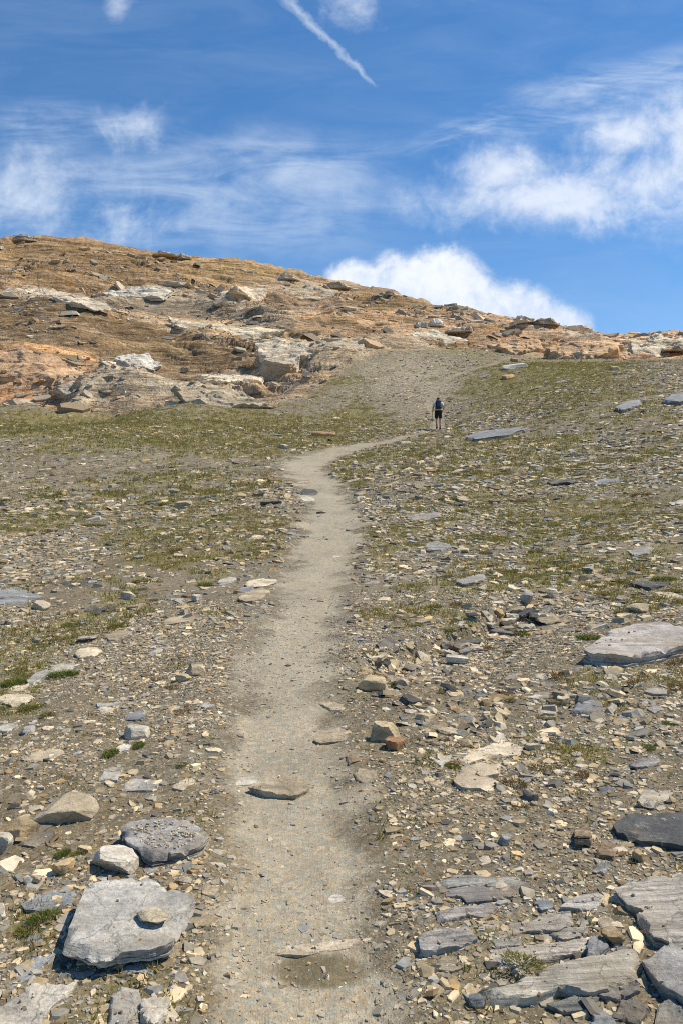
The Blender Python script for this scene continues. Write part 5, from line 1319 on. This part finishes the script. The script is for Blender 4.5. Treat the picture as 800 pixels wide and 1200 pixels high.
for s in STONES:
    s['o']['label'] = s['label']
    s['o']['group'] = {'tuft': 'grass tufts among the stones', 'outcrop': 'rock outcrops on the hill', 'block': 'fallen blocks on the hill', 'slab': 'rock slabs along the trail'}.get(s['kind'], 'loose stones on the slope')

# ------------------------------------------------------------------ sky
SUN_AZ, SUN_EL = R(76), R(56)          # from the view direction towards the right
w = bpy.data.worlds.new('World'); scene.world = w; w.use_nodes = True
nt = NT(w); bg = nt.n['Background']
sky = nt.add('ShaderNodeTexSky'); sky.sky_type = 'NISHITA'; sky.sun_disc = False; sky.sun_elevation = SUN_EL; sky.sun_rotation = SUN_AZ
sky.altitude = 900; sky.air_density = 1.0; sky.dust_density = .3; sky.ozone_density = 2.5
gen = nt.add('ShaderNodeTexCoord').outputs['Generated']
sp = nt.add('ShaderNodeSeparateXYZ', ins={0: gen})
yy = nt.math('MAXIMUM', sp.outputs[1], .08)
u = nt.math('DIVIDE', sp.outputs[0], yy); v = nt.math('DIVIDE', sp.outputs[2], yy)
uvv = nt.add('ShaderNodeCombineXYZ', ins={0: u, 1: v, 2: 0.}).outputs[0]
def S2(px, py): return ((px - 400) / F, (600 - py) / F)
nz = nt.noise(uvv, 11, 9, .64, .4); nzb = nt.noise(uvv, 42, 6, .65, .3)
def ell(px, py, rx, ry, rot=0.):
    c = S2(px, py)
    mp = nt.add('ShaderNodeMapping', ins={0: nt.vmath('SUBTRACT', uvv, (*c, 0))}); mp.inputs['Rotation'].default_value = (0, 0, -rot); 
    q = nt.vmath('MULTIPLY', mp.outputs[0], (F / rx, F / ry, 0))
    return nt.math('SUBTRACT', 1., nt.add('ShaderNodeVectorMath', operation='LENGTH', ins={0: q}).outputs['Value'])
def union(lst):
    o = lst[0]
    for q in lst[1:]: o = nt.math('MAXIMUM', o, q)
    return o
nf = nt.math('SUBTRACT', nz.outputs[0], .5); nfb = nt.math('SUBTRACT', nzb.outputs[0], .5)
rough = nt.math('ADD', nt.math('MULTIPLY', nf, 2.3), nt.math('MULTIPLY', nfb, .9))
# heaped cloud behind the ridge
cu = union([ell(418,332,42,30), ell(480,340,70,52), ell(530,340,60,52), ell(590,365,70,44), ell(640,385,60,38)])
cum = nt.maprange(nt.math('ADD', cu, nt.math('MULTIPLY', rough, .42)), -.10, .42, 0, .92)
# big soft cloud at the right
cr = union([ell(650,234,215,50), ell(770,215,150,72), ell(590,200,90,48), ell(830,180,150,110), ell(740,160,110,40)])
crm = nt.maprange(nt.math('ADD', cr, nt.math('MULTIPLY', rough, .85)), -.08, 1.2, 0, .80)
# cirrus: streaks drawn out along one direction
st = nt.add('ShaderNodeMapping', ins={0: uvv}); st.inputs['Rotation'].default_value = (0, 0, R(-22)); st.inputs['Scale'].default_value = (2.2, 9, 1)
ns = nt.noise(st.outputs[0], 2.2, 8, .62, .7).outputs[0]
st2 = nt.add('ShaderNodeMapping', ins={0: uvv}); st2.inputs['Rotation'].default_value = (0, 0, R(-38)); st2.inputs['Scale'].default_value = (3, 14, 1)
ns2 = nt.noise(st2.outputs[0], 3.0, 8, .65, .5).outputs[0]
veil = union([ell(260,230,330,110), ell(330,190,200,60), ell(30,235,150,75), ell(150,150,70,34), ell(140,265,80,36), ell(60,150,120,50)])
vm = nt.math('MULTIPLY', nt.maprange(veil, 0, .9), nt.maprange(nt.math('ADD', nt.math('MULTIPLY', ns, .8), nt.math('MULTIPLY', nz.outputs[0], .45)), .40, .95, 0, .72))
veil2 = union([ell(700,110,240,46,R(16)), ell(560,150,120,26,R(18))])
vm2 = nt.math('MULTIPLY', nt.maprange(veil2, 0, .8), nt.maprange(nt.math('ADD', nt.math('MULTIPLY', ns, .6), nt.math('MULTIPLY', ns2, .45)), .40, .72, 0, .62))
puff = nt.maprange(nt.math('ADD', union([ell(138,6,22,34), ell(150,150,70,34), ell(415,8,44,34), ell(140,262,90,44), ell(30,225,110,80), ell(510,300,40,16)]), nt.math('MULTIPLY', rough, 1.2)), .05, 1.5, 0, .5)
allw = nt.math('MULTIPLY', nt.maprange(ns, .3, .9, .05, .20), 1.)
# vapour trail
c0 = S2(320, -16); c1 = S2(441, 101)
dx, dy = c1[0] - c0[0], c1[1] - c0[1]; L = math.hypot(dx, dy); tx, ty = dx / L, dy / L
rel = nt.vmath('SUBTRACT', uvv, (*c0, 0))
wob = nt.math('MULTIPLY', nfb, .022)
al = nt.add('ShaderNodeVectorMath', operation='DOT_PRODUCT', ins={0: rel, 1: (tx, ty, 0)}).outputs['Value']
ac = nt.math('ADD', nt.add('ShaderNodeVectorMath', operation='DOT_PRODUCT', ins={0: rel, 1: (-ty, tx, 0)}).outputs['Value'], wob)
tw = nt.maprange(al, 0, L, .0105, .004, False)
tr = nt.math('SUBTRACT', 1., nt.math('DIVIDE', nt.math('ABSOLUTE', ac), tw), clamp=True)
tr = nt.math('MULTIPLY', tr, nt.maprange(al, L * 1.02, L * .93)); tr = nt.math('MULTIPLY', tr, nt.maprange(nz.outputs[0], .3, .62, .08, .42))
hor = nt.math('MULTIPLY', nt.maprange(v, .42, .18, 0, .10), 1.)
skc = nt.add('ShaderNodeHueSaturation', ins={'Saturation': 1.32, 'Value': 1.0, 'Color': sky.outputs[0]}).outputs[0]
front = nt.maprange(sp.outputs[1], .08, .3)
def over(c, m, colr):
    return nt.mix(nt.math('MULTIPLY', m, front, clamp=True), c, colr)
CW = 7.3
c = over(skc, allw, (CW * .55, CW * .66, CW * .80))
c = over(c, hor, (CW * .55, CW * .66, CW * .80))
c = over(c, vm, (CW * .72, CW * .82, CW * .95))
c = over(c, vm2, (CW * .72, CW * .82, CW * .95))
c = over(c, puff, (CW * .85, CW * .92, CW))
c = over(c, tr, (CW * .85, CW * .92, CW))
crs = nt.mix(nt.maprange(nt.math('ADD', cr, nt.math('MULTIPLY', rough, .8)), .2, .9), (CW * .66, CW * .77, CW * .93), (CW * .86, CW * .91, CW * .99))
c = over(c, crm, crs)
bil = nt.math('ADD', nt.math('MULTIPLY', nz.outputs[0], .62), nt.math('MULTIPLY', nzb.outputs[0], .38))
bil = nt.math('ADD', bil, nt.math('MULTIPLY', nt.math('SUBTRACT', v, .27), 1.6))
cus = nt.mix(nt.maprange(bil, .36, .66), (CW * .60, CW * .71, CW * .88), (CW * .92, CW * .95, CW * 1.0))
c = over(c, cum, cus)
nt.l.new(c, bg.inputs[0]); bg.inputs[1].default_value = .125

sd = bpy.data.lights.new('sun', 'SUN'); sd.energy = 4.8; sd.angle = R(.53); sd.color = (1, .90, .735)
for o_ in (pe, bk, tp): o_.scale = (1.15, 1.15, 1.04)
so = bpy.data.objects.new('sun', sd); COL.objects.link(so)
sv = Vector((math.sin(SUN_AZ) * math.cos(SUN_EL), math.cos(SUN_AZ) * math.cos(SUN_EL), math.sin(SUN_EL)))
so.rotation_euler = sv.to_track_quat('Z', 'Y').to_euler(); so.location = (30, 20, 60)

# ------------------------------------------------------------------ camera and render settings
cd = bpy.data.cameras.new('camera'); cam = bpy.data.objects.new('camera', cd); COL.objects.link(cam)
cd.sensor_fit = 'VERTICAL'; cd.sensor_height = 36; cd.lens = 36 * F / 1200; cd.clip_end = 8000; cd.clip_start = .05
cam.location = (0, 0, CAMZ); cam.rotation_euler = (R(90), 0, 0)
scene.camera = cam
scene.view_settings.view_transform = 'Standard'; scene.view_settings.look = 'None'; scene.view_settings.exposure = .25; scene.view_settings.gamma = 1
scene.cycles.max_bounces = 4; scene.cycles.use_denoising = False; scene.cycles.filter_width = 1.05
